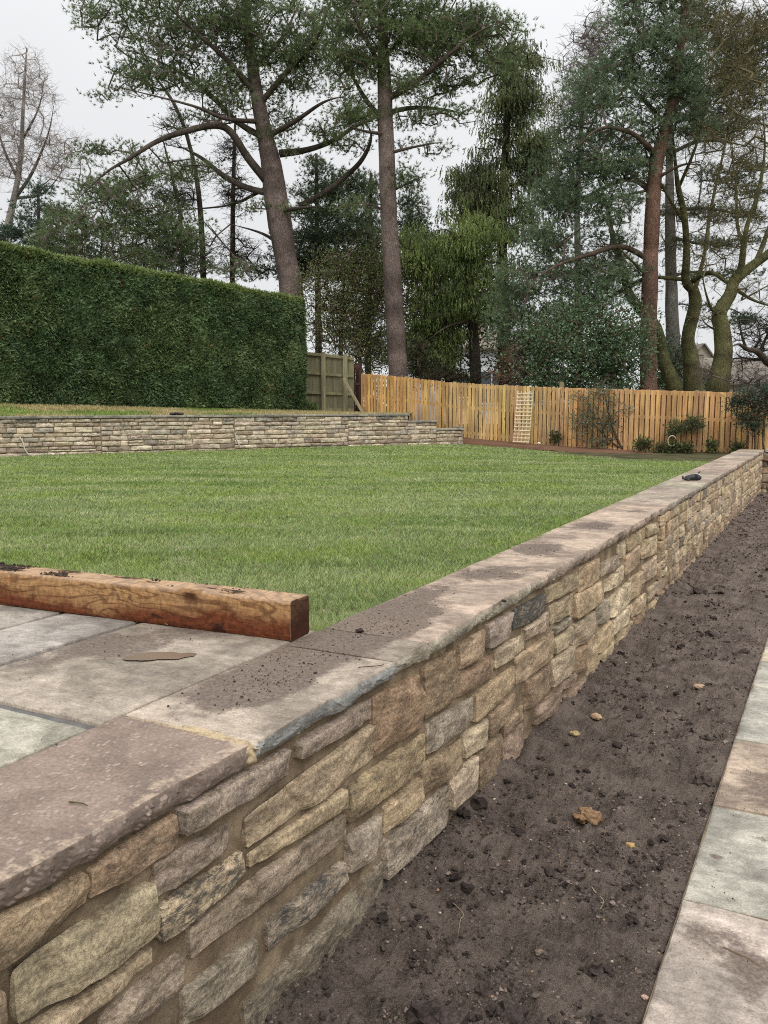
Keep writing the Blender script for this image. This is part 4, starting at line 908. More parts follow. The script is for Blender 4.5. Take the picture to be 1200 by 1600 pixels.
scatter_blobs('path_grit', 520, pth_sampler, lambda rg, n, x, y: rg.lognormal(-6.3, .45, n), tone((.08, .07, .06), .6), 'specks of soil dotted over the path slabs', 'soil crumbs', 37)
# notable single lumps and stones
def lump(name, px, py, w, h, colr, label, cat, seed, mat='pebble', rough=.35, sub=3):
    p = hitz(px, py, .03); z = float(soil_z(np.array([p[0]]), np.array([p[1]]))[0]); Z = np.linalg.norm(p[:2] - 0); s = hpx(w / 2, p[:2] @ _fh[:2])
    b = Buf(); blob_mesh(b, (p[0], p[1], z + s * .35 * h), (s, s * .8, s * .6 * h), seed, colr, sub, rough, 2.2); o = b.build(name, MAT[mat], smooth=(sub > 1), loc=np.array([p[0], p[1], z])); tag(o, label, cat)
lump('clay_lump', 918, 1276, 40, 1.0, (.24, .15, .085), 'crumbly orange brown clay lump in the middle of the soil', 'clay lump', 41, 'clod', .8)
lump('stone_chip', 1093, 1070, 19, .7, (.36, .25, .17), 'smooth pinkish stone near the dark hollow in the soil', 'stone', 42, 'pebble', .2)
lump('stone_chip', 932, 1112, 18, .9, (.42, .29, .18), 'buff stone chip lying nearest the wall on the soil', 'stone', 43)
lump('stone_chip', 898, 1143, 17, 1.0, (.34, .26, .13), 'yellowish lump of stone between the wall foot and middle of the soil', 'stone', 44)
lump('stone_chip', 985, 1320, 16, .9, (.36, .24, .10), 'orange stone chip right of the clay lump', 'stone', 45)
lump('stone_chip', 1008, 1552, 13, .8, (.40, .26, .20), 'pink stone chip touching the edge of the path', 'stone', 46)
lump('stone_chip', 845, 1495, 20, .9, (.17, .13, .10), 'brown stone low down in the open soil', 'stone', 47, 'clod')
lump('soil_lump', 865, 1272, 17, 1.2, (.05, .038, .033), 'round black soil lump left of the clay lump', 'soil lump', 48, 'clod', .5)
lump('soil_lump', 702, 1477, 20, 1.1, (.05, .038, .033), 'dark soil lump beside the lowest wall stones', 'soil lump', 49, 'clod', .5)
lump('soil_lump', 972, 1240, 15, 1.1, (.05, .038, .033), 'dark soil lump above the orange stone chip', 'soil lump', 50, 'clod', .5)
def twig(px0, py0, px1, py1, lab, r=.0022, zf=None, c=(.20, .14, .09), cat='twig', z0=.03, bend=.03):
    A = hitz(px0, py0, z0); B = hitz(px1, py1, z0); mid = (A + B) / 2 + np.array([bend, bend * .6, .012]); pts = []
    for p in (A, A * .6 + mid * .4, mid, B * .6 + mid * .4, B):
        z = (zf(p) if zf else float(soil_z(np.array([p[0]]), np.array([p[1]]))[0]) + .006); pts.append([p[0], p[1], z, r])
    pts = np.array(pts); sp = spline(pts, 4); b = Buf(); sweep(b, sp[:, :3], np.linspace(r, r * .5, len(sp)), 5, c); o = b.build('twig', MAT['twig'], smooth=True); tag(o, lab, cat)
twig(842, 1310, 880, 1345, 'curved brown twig on the soil below the clay lump'); twig(706, 1400, 716, 1452, 'pale bent stalk on the soil near the wall foot', c=(.3, .24, .16))
twig(1108, 1118, 1120, 1182, 'thin dry twig on soil close to the path', bend=.05); twig(925, 1375, 935, 1420, 'pale curled stalk in the open soil', c=(.34, .28, .18))
twig(560, 1045, 600, 1040, 'thin dark twig lying on the coping', zf=lambda p: ZT + .006, z0=ZT, c=(.06, .04, .03)); twig(108, 1256, 137, 1262, 'small mossy twig on the nearest coping slab', zf=lambda p: ZT + .006, z0=ZT, c=(.10, .09, .03), bend=.01)
twig(238, 968, 262, 980, 'straw stalk at the foot of the sleeper', zf=lambda p: ZT + .01, z0=ZT, c=(.4, .33, .2), bend=.01)
twig(1130, 1482, 1195, 1516, 'thin dry twig stuck in the mud on the nearest path slab', zf=lambda p: PZ + .006, z0=PZ, c=(.22, .14, .08), bend=.01)
for (px, py, w, lab) in ((562, 988, 12, 'small soil lump on coping nearest the sleeper end'), (787, 940, 7, 'black pebble sitting on the outer edge of the coping')):
    p = hitz(px, py, ZT); s = hpx(w / 2, p[:2] @ _fh[:2]); b = Buf(); blob_mesh(b, (p[0], p[1], ZT + s * .4), (s * 1.2, s, s * .6), int(px), (.05, .035, .03), 2, .5); o = b.build('soil_lump', MAT['clod']); tag(o, lab, 'soil lump')

# ------------------------------------------------------------------ glove on the coping
gp = hitz(1081, 751, ZT); gs = 1.0; Zg = gp[:2] @ _fh[:2]; gw = hpx(30, Zg)
glove = empty('glove', gp, 'black work glove with pale cuff lying crumpled on the coping', 'glove')
ux = np.array([_rt[0], _rt[1], 0]); uy = np.array([_fh[0], _fh[1], 0]); uz = np.array([0, 0, 1.0])
def gpt(a, b_, c): return gp + ux * a * gw + uy * b_ * gw + uz * c * gw
b = Buf(); sp = spline([[*gpt(-.32, 0, .13), .10 * gw], [*gpt(-.1, .03, .15), .145 * gw], [*gpt(.15, .02, .17), .165 * gw], [*gpt(.33, 0, .16), .15 * gw], [*gpt(.46, -.02, .12), .10 * gw]], 5)
sweep(b, sp[:, :3], sp[:, 3], 14, (.022, .024, .028), .25, 3); b.build('palm', MAT['fabric'], glove, smooth=True)
for k, (pa, pb, pc2, r) in enumerate([((-.28, -.08, .1), (-.42, -.1, .1), (-.52, -.06, .16), .055), ((-.3, .02, .12), (-.43, .03, .12), (-.47, .05, .25), .055), ((-.26, .12, .12), (-.36, .2, .1), (-.42, .26, .07), .05), ((-.2, -.14, .1), (-.3, -.24, .07), (-.2, -.3, .06), .05), ((.1, -.1, .16), (.2, -.16, .28), (.14, -.1, .36), .05)]):
    b = Buf(); sp = spline([[*gpt(*pa), r * gw], [*gpt(*pb), r * gw], [*gpt(*pc2), r * .7 * gw]], 5); sweep(b, sp[:, :3], sp[:, 3], 8, (.02, .022, .025), .15, k); b.build('thumb' if k == 4 else 'finger', MAT['fabric'], glove, smooth=True)
b = Buf(); sp = spline([[*gpt(.12, .0, .34), .025 * gw], [*gpt(.24, -.02, .36), .028 * gw], [*gpt(.38, -.02, .30), .03 * gw], [*gpt(.47, -.02, .2), .025 * gw]], 5); sweep(b, sp[:, :3], sp[:, 3], 8, (.5, .5, .47)); b.build('cuff_trim', MAT['fabric'], glove, smooth=True)
b = Buf(); sp = spline([[*gpt(.3, .1, .24), .045 * gw], [*gpt(.36, .1, .38), .04 * gw], [*gpt(.46, .1, .48), .02 * gw]], 5); sweep(b, sp[:, :3], sp[:, 3], 8, (.022, .022, .024)); b.build('strap', MAT['fabric'], glove, smooth=True)

# ================================================================== FENCES
def ftop(px): xs_, ys_ = zip(*FTOP); return float(np.interp(px, xs_, ys_))
def fence_pos(s):                  # distance along the fence -> ground point and direction
    d = np.linalg.norm(np.diff(FP, axis=0), axis=1); cs = np.concatenate([[0], np.cumsum(d)]); i = min(max(int(np.searchsorted(cs, s)) - 1, 0), len(d) - 1); t = (s - cs[i]) / d[i]
    return FP[i] * (1 - t) + FP[i + 1] * t, (FP[i + 1] - FP[i]) / d[i], cs[-1]
def px_of(p):
    d = np.array([p[0], p[1], 0.0]); return 600 + FPX * (d @ _rt) / (d @ _fh) / math.cos(PITCH) * 1.0
def col_of(p): 
    v = np.array([p[0], p[1], CZ]) - C0; k = v @ _fw; return 600 + FPX * (v @ _rt) / k
def top_z(p):
    px = col_of(p); return W(px, ftop(px), np.array(p[:2]) @ _fh[:2])[2]
fence = empty('garden_fence', (*FP[2], .9), 'new orange brown timber hit and miss board fence across the back of the lawn', 'fence')
TOT = fence_pos(0)[2]; FH = 1.5; pitch = .124; rgf = np.random.default_rng(12)
nbo = int(TOT / pitch)
def timber(s):
    px = col_of(fence_pos(s)[0]); base = np.array((.64, .42, .185)) if px > 700 else np.array((.62, .365, .15))
    if px > 880: base = np.array((.58, .345, .15))
    c = base * rgf.uniform(.78, 1.18) * np.array([1, rgf.uniform(.92, 1.08), rgf.uniform(.85, 1.15)])
    return (*c, 0)
for i in range(nbo):
    for back in (0, 1):
        s = (i + .5 + .5 * back) * pitch
        if s > TOT - .06: continue
        p, d, _ = fence_pos(s); zt = top_z(p) + rgf.uniform(-.008, .008); nrm = np.array([d[1], -d[0]]); nrm = nrm if nrm @ (-p) > 0 else -nrm
        off = .036 if not back else -.050; c = np.array([*(p + nrm * off), zt - FH / 2])
        b = Buf(); bevel_box(b, c, np.array([*d, 0]) * (.0485 if not back else .046), np.array([*nrm, 0]) * .0075, (rgf.uniform(-.004, .004), 0, FH / 2), timber(s), .003)
        b.build('board', MAT['board'], fence, loc=np.round(c, 4))
nbay = 8
for k in range(nbay):
    s0, s1 = TOT * k / nbay, TOT * (k + 1) / nbay; p0 = fence_pos(s0 + .001)[0]; p1 = fence_pos(s1 - .001)[0]; z0, z1 = top_z(p0), top_z(p1)
    for dz in (.075, .66, 1.36):
        a = np.array([*p0, z0 - dz]); c_ = np.array([*p1, z1 - dz]); d = (c_ - a); L = np.linalg.norm(d); d /= L; nrm = np.cross(d, (0, 0, 1)); nrm /= np.linalg.norm(nrm)
        b = Buf(); bevel_box(b, (a + c_) / 2, d * L / 2, nrm * .0255, np.array([0, 0, .040]), timber(s0 + .5), .003); b.build('rail', MAT['board'], fence)
    b = Buf(); nrm = np.array([-(p1 - p0)[1], (p1 - p0)[0]]); nrm /= np.linalg.norm(nrm); nrm = nrm if nrm @ p0 > 0 else -nrm
    bevel_box(b, (*(p1 + nrm * .095), z1 - FH / 2 + (.06 if k == 3 else -.05)), (.045, 0, 0), (0, .045, 0), (0, 0, FH / 2 + .08), (.30, .25, .15, 0), .005); b.build('post', MAT['board'], fence)
# leaning trellis panel
tA = W(821, 611, 22.62); tB = W(814, 692, 22.30)
trel = empty('trellis', tB, 'narrow pale wooden trellis leaning against the fence', 'trellis')
hdir = np.array([*fence_pos(TOT * .42)[1], 0]); vdir = tA - tB; TL = np.linalg.norm(vdir); vdir /= TL; nrm = np.cross(hdir, vdir); nrm = nrm if nrm @ (C0 - tA) > 0 else -nrm; tw = hpx(26, 23) * 1.1
for k in range(5):
    c = (tA + tB) / 2 + hdir * (k / 4 - .5) * (tw - .03); b = Buf(); bevel_box(b, c, hdir * .014, nrm * .006, vdir * TL / 2, (.66 * (1 - .04 * k), .52, .36, 0), .002); b.build('upright_lath', MAT['oldboard'], trel)
for k in range(14):
    c = tB + vdir * (TL * (.02 + k / 13 * .93)) + nrm * .0125; b = Buf(); bevel_box(b, c, hdir * tw / 2, nrm * .006, vdir * .014, (.72, .58, .42, 0), .002); b.build('cross_lath', MAT['oldboard'], trel)

# weathered panel fence beyond the hedge
oa = G(425, 28.2, 0)[:2]; ob = G(553, 26.9, 0)[:2]; od = (ob - oa); oL = np.linalg.norm(od); od /= oL; on = np.array([od[1], -od[0]]); on = on if on @ (-oa) > 0 else -on
def oz(px, py): q = 26.9 + (553 - px) / 128 * 1.3; return W(px, py, q)[2]
ofn = empty('old_fence', (*ob, 1.8), 'weathered greenish panel fence with rails between the hedge and new fence', 'fence')
ztA, ztB = oz(425, 543.5), oz(553, 558); zb_ = 1.72
b = Buf(); nb_ = int(oL / .1)
for i in range(nb_):
    t = (i + .5) / nb_; p = oa * (1 - t) + ob * t; zt = ztA * (1 - t) + ztB * t; cc = np.array((.20, .185, .115)) * rgf.uniform(.85, 1.15)
    bevel_box(b, (*(p - on * (.012 + .004 * (i % 2))), (zt + zb_) / 2), np.array([*od, 0]) * .053, np.array([*on, 0]) * .006, (0, 0, (zt - zb_) / 2), (*cc, 0), .002)
o = b.build('feather_boards', MAT['oldboard'], ofn); o['kind'] = 'stuff'
for f_ in (.03, .34, .66, .97):
    b = Buf(); za, zc = ztA * (1 - f_) + zb_ * f_ , ztB * (1 - f_) + zb_ * f_; a = np.array([*(oa + on * .022), za]); c_ = np.array([*(ob + on * .022), zc]); d = c_ - a; L = np.linalg.norm(d)
    bevel_box(b, (a + c_) / 2, d / 2, np.array([*on, 0]) * .02, (0, 0, .038 if f_ < .9 else .10), (.25, .225, .13, 0), .004); b.build('rail', MAT['oldboard'], ofn)
for px in (508, 542):
    d_ = ray(px, 600)[:2]; A_m = np.array([[od[0], -d_[0]], [od[1], -d_[1]]]); s = np.linalg.solve(A_m, -oa)[0]; p = oa + od * s; t = s / oL; zt = ztA * (1 - t) + ztB * t
    b = Buf(); bevel_box(b, (*(p + on * .095), (zt + .06 + zb_ - .1) / 2), np.array([*od, 0]) * .055, np.array([*on, 0]) * .05, (0, 0, (zt + .06 - zb_ + .1) / 2), (.27, .245, .15, 0), .006); b.build('post', MAT['oldboard'], ofn)
b = Buf(); a = W(541, 591, 26.9) + np.array([*on, 0]) * .18; c_ = W(567, 645, 26.2); d = c_ - a; bevel_box(b, (a + c_) / 2, d / 2, np.array([*od, 0]) * .05, np.cross(d / np.linalg.norm(d), np.array([*od, 0])) * .04, (.28, .24, .15, 0), .005); b.build('diagonal_brace', MAT['oldboard'], ofn)
gate = empty('brown_gate', G(558, 27.0, 1.4), 'narrow dark brown boarded gate between the old and new fences', 'gate')
for k in range(4):
    p = G(551.5 + k * 3.0, 27.2 + .02 * k, 0)[:2]; b = Buf(); bevel_box(b, (*p, (oz(555, 567) + 1.2) / 2), np.array([*od, 0]) * .027, np.array([*on, 0]) * .01, (0, 0, (oz(555, 567) - 1.2) / 2), (.075, .036, .026, 0), .003); b.build('board', MAT['oldboard'], gate)
b = Buf(); bevel_box(b, (*(G(563.5, 27.0, 0)[:2]), (oz(563, 567) + 1.0) / 2), np.array([*od, 0]) * .035, np.array([*on, 0]) * .035, (0, 0, (oz(563, 567) - 1.0) / 2), (.07, .04, .03, 0), .004); b.build('post', MAT['oldboard'], gate)
for py in (573, 600):
    b = Buf(); bevel_box(b, W(556, py, 27.0), np.array([*od, 0]) * .13, np.array([*on, 0]) * .02, (0, 0, .04), (.085, .045, .032, 0), .004); b.build('rail', MAT['oldboard'], gate)

# ================================================================== HEDGE
def hedge_build():
    a = G(-330, 17.4, 0)[:2]; c_ = G(477, 26.3, 0)[:2]; d = c_ - a; L = np.linalg.norm(d); d /= L; nb = np.array([d[1], -d[0]]); nb = nb if nb @ (-a) > 0 else -nb
    pz = lambda px, py, Z: W(px, py, Z)[2]
    def topz(s): t = s / L; za = pz(-330, 318, 17.4); zc = pz(477, 468, 26.3); return za * (1 - t) + zc * t
    def botz(s): return 1.93 - .30 * (s / L)
    T = 1.5; h = empty('hedge', (*((a + c_) / 2 - nb * T / 2), 1.9), 'tall clipped dark green conifer hedge with flat top above the terrace wall', 'hedge')
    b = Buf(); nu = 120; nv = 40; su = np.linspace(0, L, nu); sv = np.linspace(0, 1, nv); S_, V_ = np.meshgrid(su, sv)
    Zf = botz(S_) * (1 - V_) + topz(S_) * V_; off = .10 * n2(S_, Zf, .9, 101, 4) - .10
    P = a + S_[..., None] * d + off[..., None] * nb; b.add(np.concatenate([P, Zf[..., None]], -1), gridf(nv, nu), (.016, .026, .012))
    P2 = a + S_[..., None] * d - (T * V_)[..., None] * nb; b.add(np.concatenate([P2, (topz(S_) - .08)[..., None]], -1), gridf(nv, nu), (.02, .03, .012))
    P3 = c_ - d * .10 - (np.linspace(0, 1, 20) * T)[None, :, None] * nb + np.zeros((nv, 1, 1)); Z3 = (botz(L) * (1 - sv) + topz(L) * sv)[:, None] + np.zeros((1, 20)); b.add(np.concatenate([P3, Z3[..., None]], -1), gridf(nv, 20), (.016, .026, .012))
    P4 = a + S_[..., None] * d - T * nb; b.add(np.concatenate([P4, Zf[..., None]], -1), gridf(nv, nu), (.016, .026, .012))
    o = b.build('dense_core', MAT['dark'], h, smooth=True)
    rg = np.random.default_rng(77); n = 160000; smin = 3.6
    kind = rg.random(n); s = rg.uniform(smin, L, n); v = rg.uniform(0, 1, n); w = rg.uniform(0, 1, n)
    front = kind < .80; topm = (kind >= .80) & (kind < .93); end = kind >= .93
    z = botz(s) * (1 - v) + topz(s) * v
    lump = .10 * n2(s, z, .9, 101, 4) + .07 * n2(s, z, 3.4, 102, 3) + .02
    s3 = np.where(end, L + .05 * n2(w * 3, z, 2, 103, 3) - .05, s); dep = np.where(front, lump - .06 * rg.random(n), -T * w); zz = np.where(topm, topz(s) + .05 * n2(s, w * T, 2.5, 104, 3), np.where(end, botz(L) * (1 - v) + topz(L) * v, z))
    curl = sstep((zz - botz(s3)) / (topz(s3) - botz(s3)), 0, .07); dep = dep - np.where(front, .25 * (1 - curl), 0); s3 = s3 - np.where(end, .25 * (1 - curl), 0)
    base = np.concatenate([a + s3[:, None] * d + dep[:, None] * nb, zz[:, None]], 1)
    nrm = np.where(front[:, None], np.array([*nb, .35]), np.where(topm[:, None], np.array([0, 0, 1.0]), np.array([*d, .35])))
    dr = nrm * .8 + rg.normal(0, .8, (n, 3)) + np.stack([fbm(base * 2.2, 301, 3), fbm(base * 2.2, 302, 3), fbm(base * 2.2, 303, 3)], 1) * 2.2; dr[:, 2] += .1; dr /= np.linalg.norm(dr, axis=1, keepdims=True)
    ln = rg.uniform(.065, .155, n); wd = rg.uniform(.014, .030, n)
    g = n2(s, z, 1.2, 105, 4); c = np.where((g > .12)[:, None], (.165, .235, .105), (.125, .195, .092)) * rg.uniform(.4, 1.5, (n, 1))
    cl = n2(s, z, 5, 107, 3)[:, None]; c = c * (1 + .5 * cl)
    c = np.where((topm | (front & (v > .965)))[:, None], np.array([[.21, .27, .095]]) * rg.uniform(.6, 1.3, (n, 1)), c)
    br = (n2(s, z, 3.2, 106, 3) > .56) & (rg.random(n) < .5); c = np.where(br[:, None], np.array([[.26, .15, .07]]) * rg.uniform(.6, 1.2, (n, 1)), c)
    b = Buf(); cards(b, base, dr, ln, wd, c, rg, 'leaf'); b.build('foliage', MAT['needle'], h)
    return h
def cards(b, P, D, ln, wd, c, rg, shape='leaf'):
    n = len(P); ln = np.asarray(ln).reshape(-1, 1) * np.ones((n, 1)); wd = np.asarray(wd).reshape(-1, 1) * np.ones((n, 1)); r = rg.normal(0, 1, (n, 3)); sd_ = np.cross(D, r); sd_ /= np.linalg.norm(sd_, axis=1, keepdims=True) + 1e-9
    if shape == 'needle': v = np.stack([P - sd_ * wd, P + sd_ * wd, P + D * ln], 1); f = np.arange(3 * n).reshape(-1, 3); k = 3
    else: v = np.stack([P, P + D * ln * .45 + sd_ * wd, P + D * ln, P + D * ln * .45 - sd_ * wd], 1); f = np.arange(4 * n).reshape(-1, 4); k = 4
    b.add(v.reshape(-1, 3), f, np.repeat(np.clip(c, 0, 1), k, 0))
hedge_build()

# ================================================================== TREES
def grow(skel, targets, rg, seg=.5, rmin=.009, gain=1.25, droop=0.0, straight=.16):
    """grow twigs from limb samples (x,y,z,r) out to target points; returns edges and tip directions"""
    P = [np.array(s[:3]) for s in skel]; Rr = [s[3] for s in skel]; n0 = len(P); cap = n0 + len(targets) * 6
    A = np.zeros((cap, 3)); A[:n0] = P; n = n0; par = np.full(cap, -1); order = []
    d0 = np.array([np.min(np.linalg.norm(A[:n0] - t, axis=1)) for t in targets]); dirs = np.zeros((len(targets), 3)); cnt = np.zeros(cap); cnt2 = np.zeros(cap)
    idx = np.argsort(d0)
    for i in idx:
        t = targets[i]; df = A[:n] - t; dist = np.linalg.norm(df, axis=1); dist = dist + .35 * np.maximum(0, df[:, 2]) ; j = int(np.argmin(dist)); st = A[j].copy(); v = t - st; L = np.linalg.norm(v)
        m = max(1, min(5, int(L / seg))); bend = rg.normal(0, straight, 3) * L * .5; bend[2] += .06 * L; prev = j
        for k in range(1, m + 1):
            q = k / m; p = st + v * q + bend * math.sin(q * math.pi) * .6; p[2] -= droop * L * (q * q - q) * -1
            if n >= cap: break
            A[n] = p; par[n] = prev; prev = n; n += 1
        q = t - A[par[prev]] if par[prev] >= 0 else v; dirs[i] = q / (np.linalg.norm(q) + 1e-9)
        order.append(prev)
    for e in order: cnt[e] += 1
    for k in range(n - 1, n0 - 1, -1): cnt[par[k]] += cnt[k]
    ids = np.arange(n0, n); pr = par[ids]; r1 = np.minimum(rmin * np.maximum(1, cnt[ids]) ** .40 * gain, .030); r0 = np.minimum(rmin * np.maximum(1, np.where(pr >= n0, cnt[pr], cnt[ids] * 1.3)) ** .40 * gain, .032)
    return A[pr], A[ids], r0, r1, dirs
def ells(Z, E, n, rg, depth=.9, surf=.0):
    """random points inside ellipses given in photo pixels: (cx, cy, rx, ry[, weight[, dZ]])"""
    w = np.array([e[2] * e[3] * (e[4] if len(e) > 4 else 1) for e in E], float); w /= w.sum(); out = []
    for e, m in zip(E, rg.multinomial(n, w)):
        q = rg.normal(0, 1, (m, 3)); q /= np.linalg.norm(q, axis=1, keepdims=True) + 1e-9; q *= rg.uniform(surf, 1, (m, 1)) ** (1 / 2.6)
        dz = (e[5] if len(e) > 5 else 0); rd = hpx((e[2] + e[3]) / 2 if e[3] > e[2] * .5 else e[2] * .7, Z) * depth
        for a in q: out.append(W(e[0] + a[0] * e[2], e[1] + a[1] * e[3], Z + dz + a[2] * rd))
    return np.array(out)
def limb(Z, pts, zroot=None, dz=0.0, dz1=None):
    """photo polyline (x, y, width px[, extra distance]) -> spline rows x,y,z,r"""
    o = []; n = len(pts)
    for i, p in enumerate(pts):
        e = dz + (0 if dz1 is None else (dz1 - dz) * i / max(1, n - 1)) + (p[3] if len(p) > 3 else 0); q = W(p[0], p[1], Z + e); o.append([*q, hpx(p[2] / 2, Z + e)])
    if zroot is not None: o[0][2] = zroot
    else:
        o[-1][3] *= .25; o[-2][3] *= .8
    return spline(o, 6)
BARK = dict(pine=(.175, .135, .120), redpine=(.200, .118, .088), grey=(.15, .14, .125), moss=(.125, .120, .055), dark=(.065, .052, .042), birch=(.30, .27, .24), brown=(.12, .085, .06))
def clump(P): return np.clip(.5 + 1.3 * fbm(P * 1.5, 5, 3), 0, 1)
def foliage(b, P, D, kind, rg, c1, c2, per, size, spread):
    n = len(P)
    if kind == 'pine':              # tufts of needles on short shoots, in level pads
        k = per; sh = rg.normal(0, 1, (n, k, 3)) * np.array([spread, spread, spread * .42]); tp = P[:, None] + sh; tp = tp.reshape(-1, 3)
        td = sh.reshape(-1, 3) / spread * .6 + rg.normal(0, .3, (n * k, 3)) + np.array([0, 0, .45]); m = 11; tp = np.repeat(tp, m, 0); td = np.repeat(td, m, 0) + rg.normal(0, .62, (n * k * m, 3)); td /= np.linalg.norm(td, axis=1, keepdims=True)
        tint = np.repeat(np.repeat(clump(P), k) * .65 + rg.uniform(0, .35, n * k), m)[:, None]; c = (np.array(c1) * (1 - tint) + np.array(c2) * tint) * rg.uniform(.6, 1.35, (len(tp), 1))
        cards(b, tp, td, rg.uniform(.7, 1.3, len(tp)) * size, rg.uniform(.7, 1.3, len(tp)) * size * .062, c, rg, 'needle')
    elif kind == 'droop':           # hanging sprays of scale leaves
        k = per; sh = rg.normal(0, 1, (n, k, 3)) * np.array([spread, spread, spread * .35]); tp = (P[:, None] + sh).reshape(-1, 3); m = 5
        out = sh.reshape(-1, 3) * 1.2 + np.array([0, 0, -.9]); tint = np.repeat(np.repeat(clump(P), k) * .75 + rg.uniform(0, .25, n * k), m)[:, None]
        j = np.tile(np.arange(m), n * k)[:, None]; td = np.repeat(out, m, 0); td[:, 2] -= .22 * j[:, 0]; td /= np.linalg.norm(td, axis=1, keepdims=True) + 1e-9; tp = np.repeat(tp, m, 0) + td * j * size * .45; td = td + rg.normal(0, .28, td.shape); td /= np.linalg.norm(td, axis=1, keepdims=True)
        c = (np.array(c1) * (1 - tint) + np.array(c2) * tint) * rg.uniform(.6, 1.3, (len(tp), 1)); cards(b, tp, td, size * rg.uniform(.7, 1.3, len(tp)), size * .16, c, rg, 'leaf')
    elif kind == 'leaf':
        k = per; sh = rg.normal(0, 1, (n, k, 3)) * spread; tp = (P[:, None] + sh).reshape(-1, 3); td = sh.reshape(-1, 3) / spread + rg.normal(0, .7, tp.shape) + np.array([0, 0, .3]); td /= np.linalg.norm(td, axis=1, keepdims=True)
        tint = (np.repeat(clump(P), k) * .65 + rg.uniform(0, .35, n * k))[:, None]; c = (np.array(c1) * (1 - tint) + np.array(c2) * tint) * rg.uniform(.6, 1.4, (len(tp), 1)); cards(b, tp, td, size * rg.uniform(.7, 1.3, len(tp)), size * .3 * rg.uniform(.8, 1.2, len(tp)), c, rg, 'leaf')
def twiglets(A0, rg, k, length, up=.2):
    n = len(A0); p = np.repeat(A0, k, 0); d = rg.normal(0, 1, (n * k, 3)); d[:, 2] = d[:, 2] * .7 + up; d /= np.linalg.norm(d, axis=1, keepdims=True); return p, p + d * rg.uniform(.4, 1, (n * k, 1)) * length
def tree(name, label, cat, Z, trunks, limbs, E, ntip, fol, bark, seed, pad=None, z0=.86, group=None, rmin=.009, ktw=0, ltw=.5, trunk_k=12, gain=1.25, straight=.16, depth=.9, buds=None, twcol=None, droop=0, seg=.5, surf=0.0):
    rg = np.random.default_rng(seed); S = []; parts = []
    for i, t in enumerate(trunks): parts.append(('trunk', limb(Z, t, z0)))
    for l in limbs:
        dz = 0; 
        if isinstance(l, tuple): l, dz = l
        parts.append(('limb', limb(Z, l, None, 0, dz)))
    base = parts[0][1][0][:3]; h = empty(name, base, label, cat, group); barkc = np.array(BARK[bark])
    if pad:
        pc0 = ells(Z, E, pad[0], rg, depth, surf); pk = rg.integers(0, len(pc0), ntip); tips = pc0[pk] + rg.normal(0, 1, (ntip, 3)) * np.array([pad[1], pad[1], pad[2]])
    else: tips = ells(Z, E, ntip, rg, depth, surf)
    for nm, sp in parts:
        b = Buf(); k = trunk_k if nm == 'trunk' else 8; hh = sp[:, 2]; cc = np.repeat((barkc if (nm == 'trunk' or bark == 'moss') else barkc * .25 + np.array([.085, .07, .055]) * .75)[None] * (1 + .15 * rg.normal(0, 1, (len(sp), 1))), k, 0)
        sweep(b, sp[:, :3], sp[:, 3], k, cc, .14, seed); b.build(nm, MAT['bark'], h, smooth=True)
        S += [tuple(r) for r in sp[(sp[:, 2] > (3.2 if nm == 'trunk' else 0))]]
    if not S: S = [tuple(r) for r in parts[0][1][len(parts[0][1]) // 3:]]
    a0, a1, r0, r1, dirs = grow(S, tips, rg, seg, rmin, gain, droop, straight); tw = Buf(); twc = np.array(twcol) if twcol is not None else barkc * .8
    tubes(tw, a0, a1, r0, r1, 4 if Z < 25 else 3, twc)
    if ktw:
        q0, q1 = twiglets(np.vstack([tips, a1[rg.random(len(a1)) < .5]]), rg, ktw, ltw); tubes(tw, q0, q1, np.full(len(q0), rmin * .8), np.full(len(q0), rmin * .45), 3, twc)
        q2 = q0 + (q1 - q0) * rg.uniform(.3, .9, (len(q0), 1)); r2, r3 = twiglets(q2, rg, 2, ltw * .5); tubes(tw, r2, r3, np.full(len(r2), rmin * .6), np.full(len(r2), rmin * .4), 3, twc)
        if buds: 
            bb = Buf(); ends = np.vstack([q1, r3]); ends = ends[rg.random(len(ends)) < buds[2]]; foliage(bb, ends, None, 'leaf', rg, buds[0], buds[1], 3, buds[3], buds[3] * .7); bb.build('buds', MAT['leaf'], h)
    tw.build('twigs', MAT['twig'], h)
    if fol:
        for j, (kind, c1, c2, per, size, spread) in enumerate(fol):
            b = Buf(); foliage(b, tips, dirs, kind, rg, c1, c2, per, size, spread); b.build('crown', MAT['needle' if kind != 'leaf' else 'leaf'], h)
    return h
PN1, PN2 = (.090, .125, .055), (.235, .300, .135)
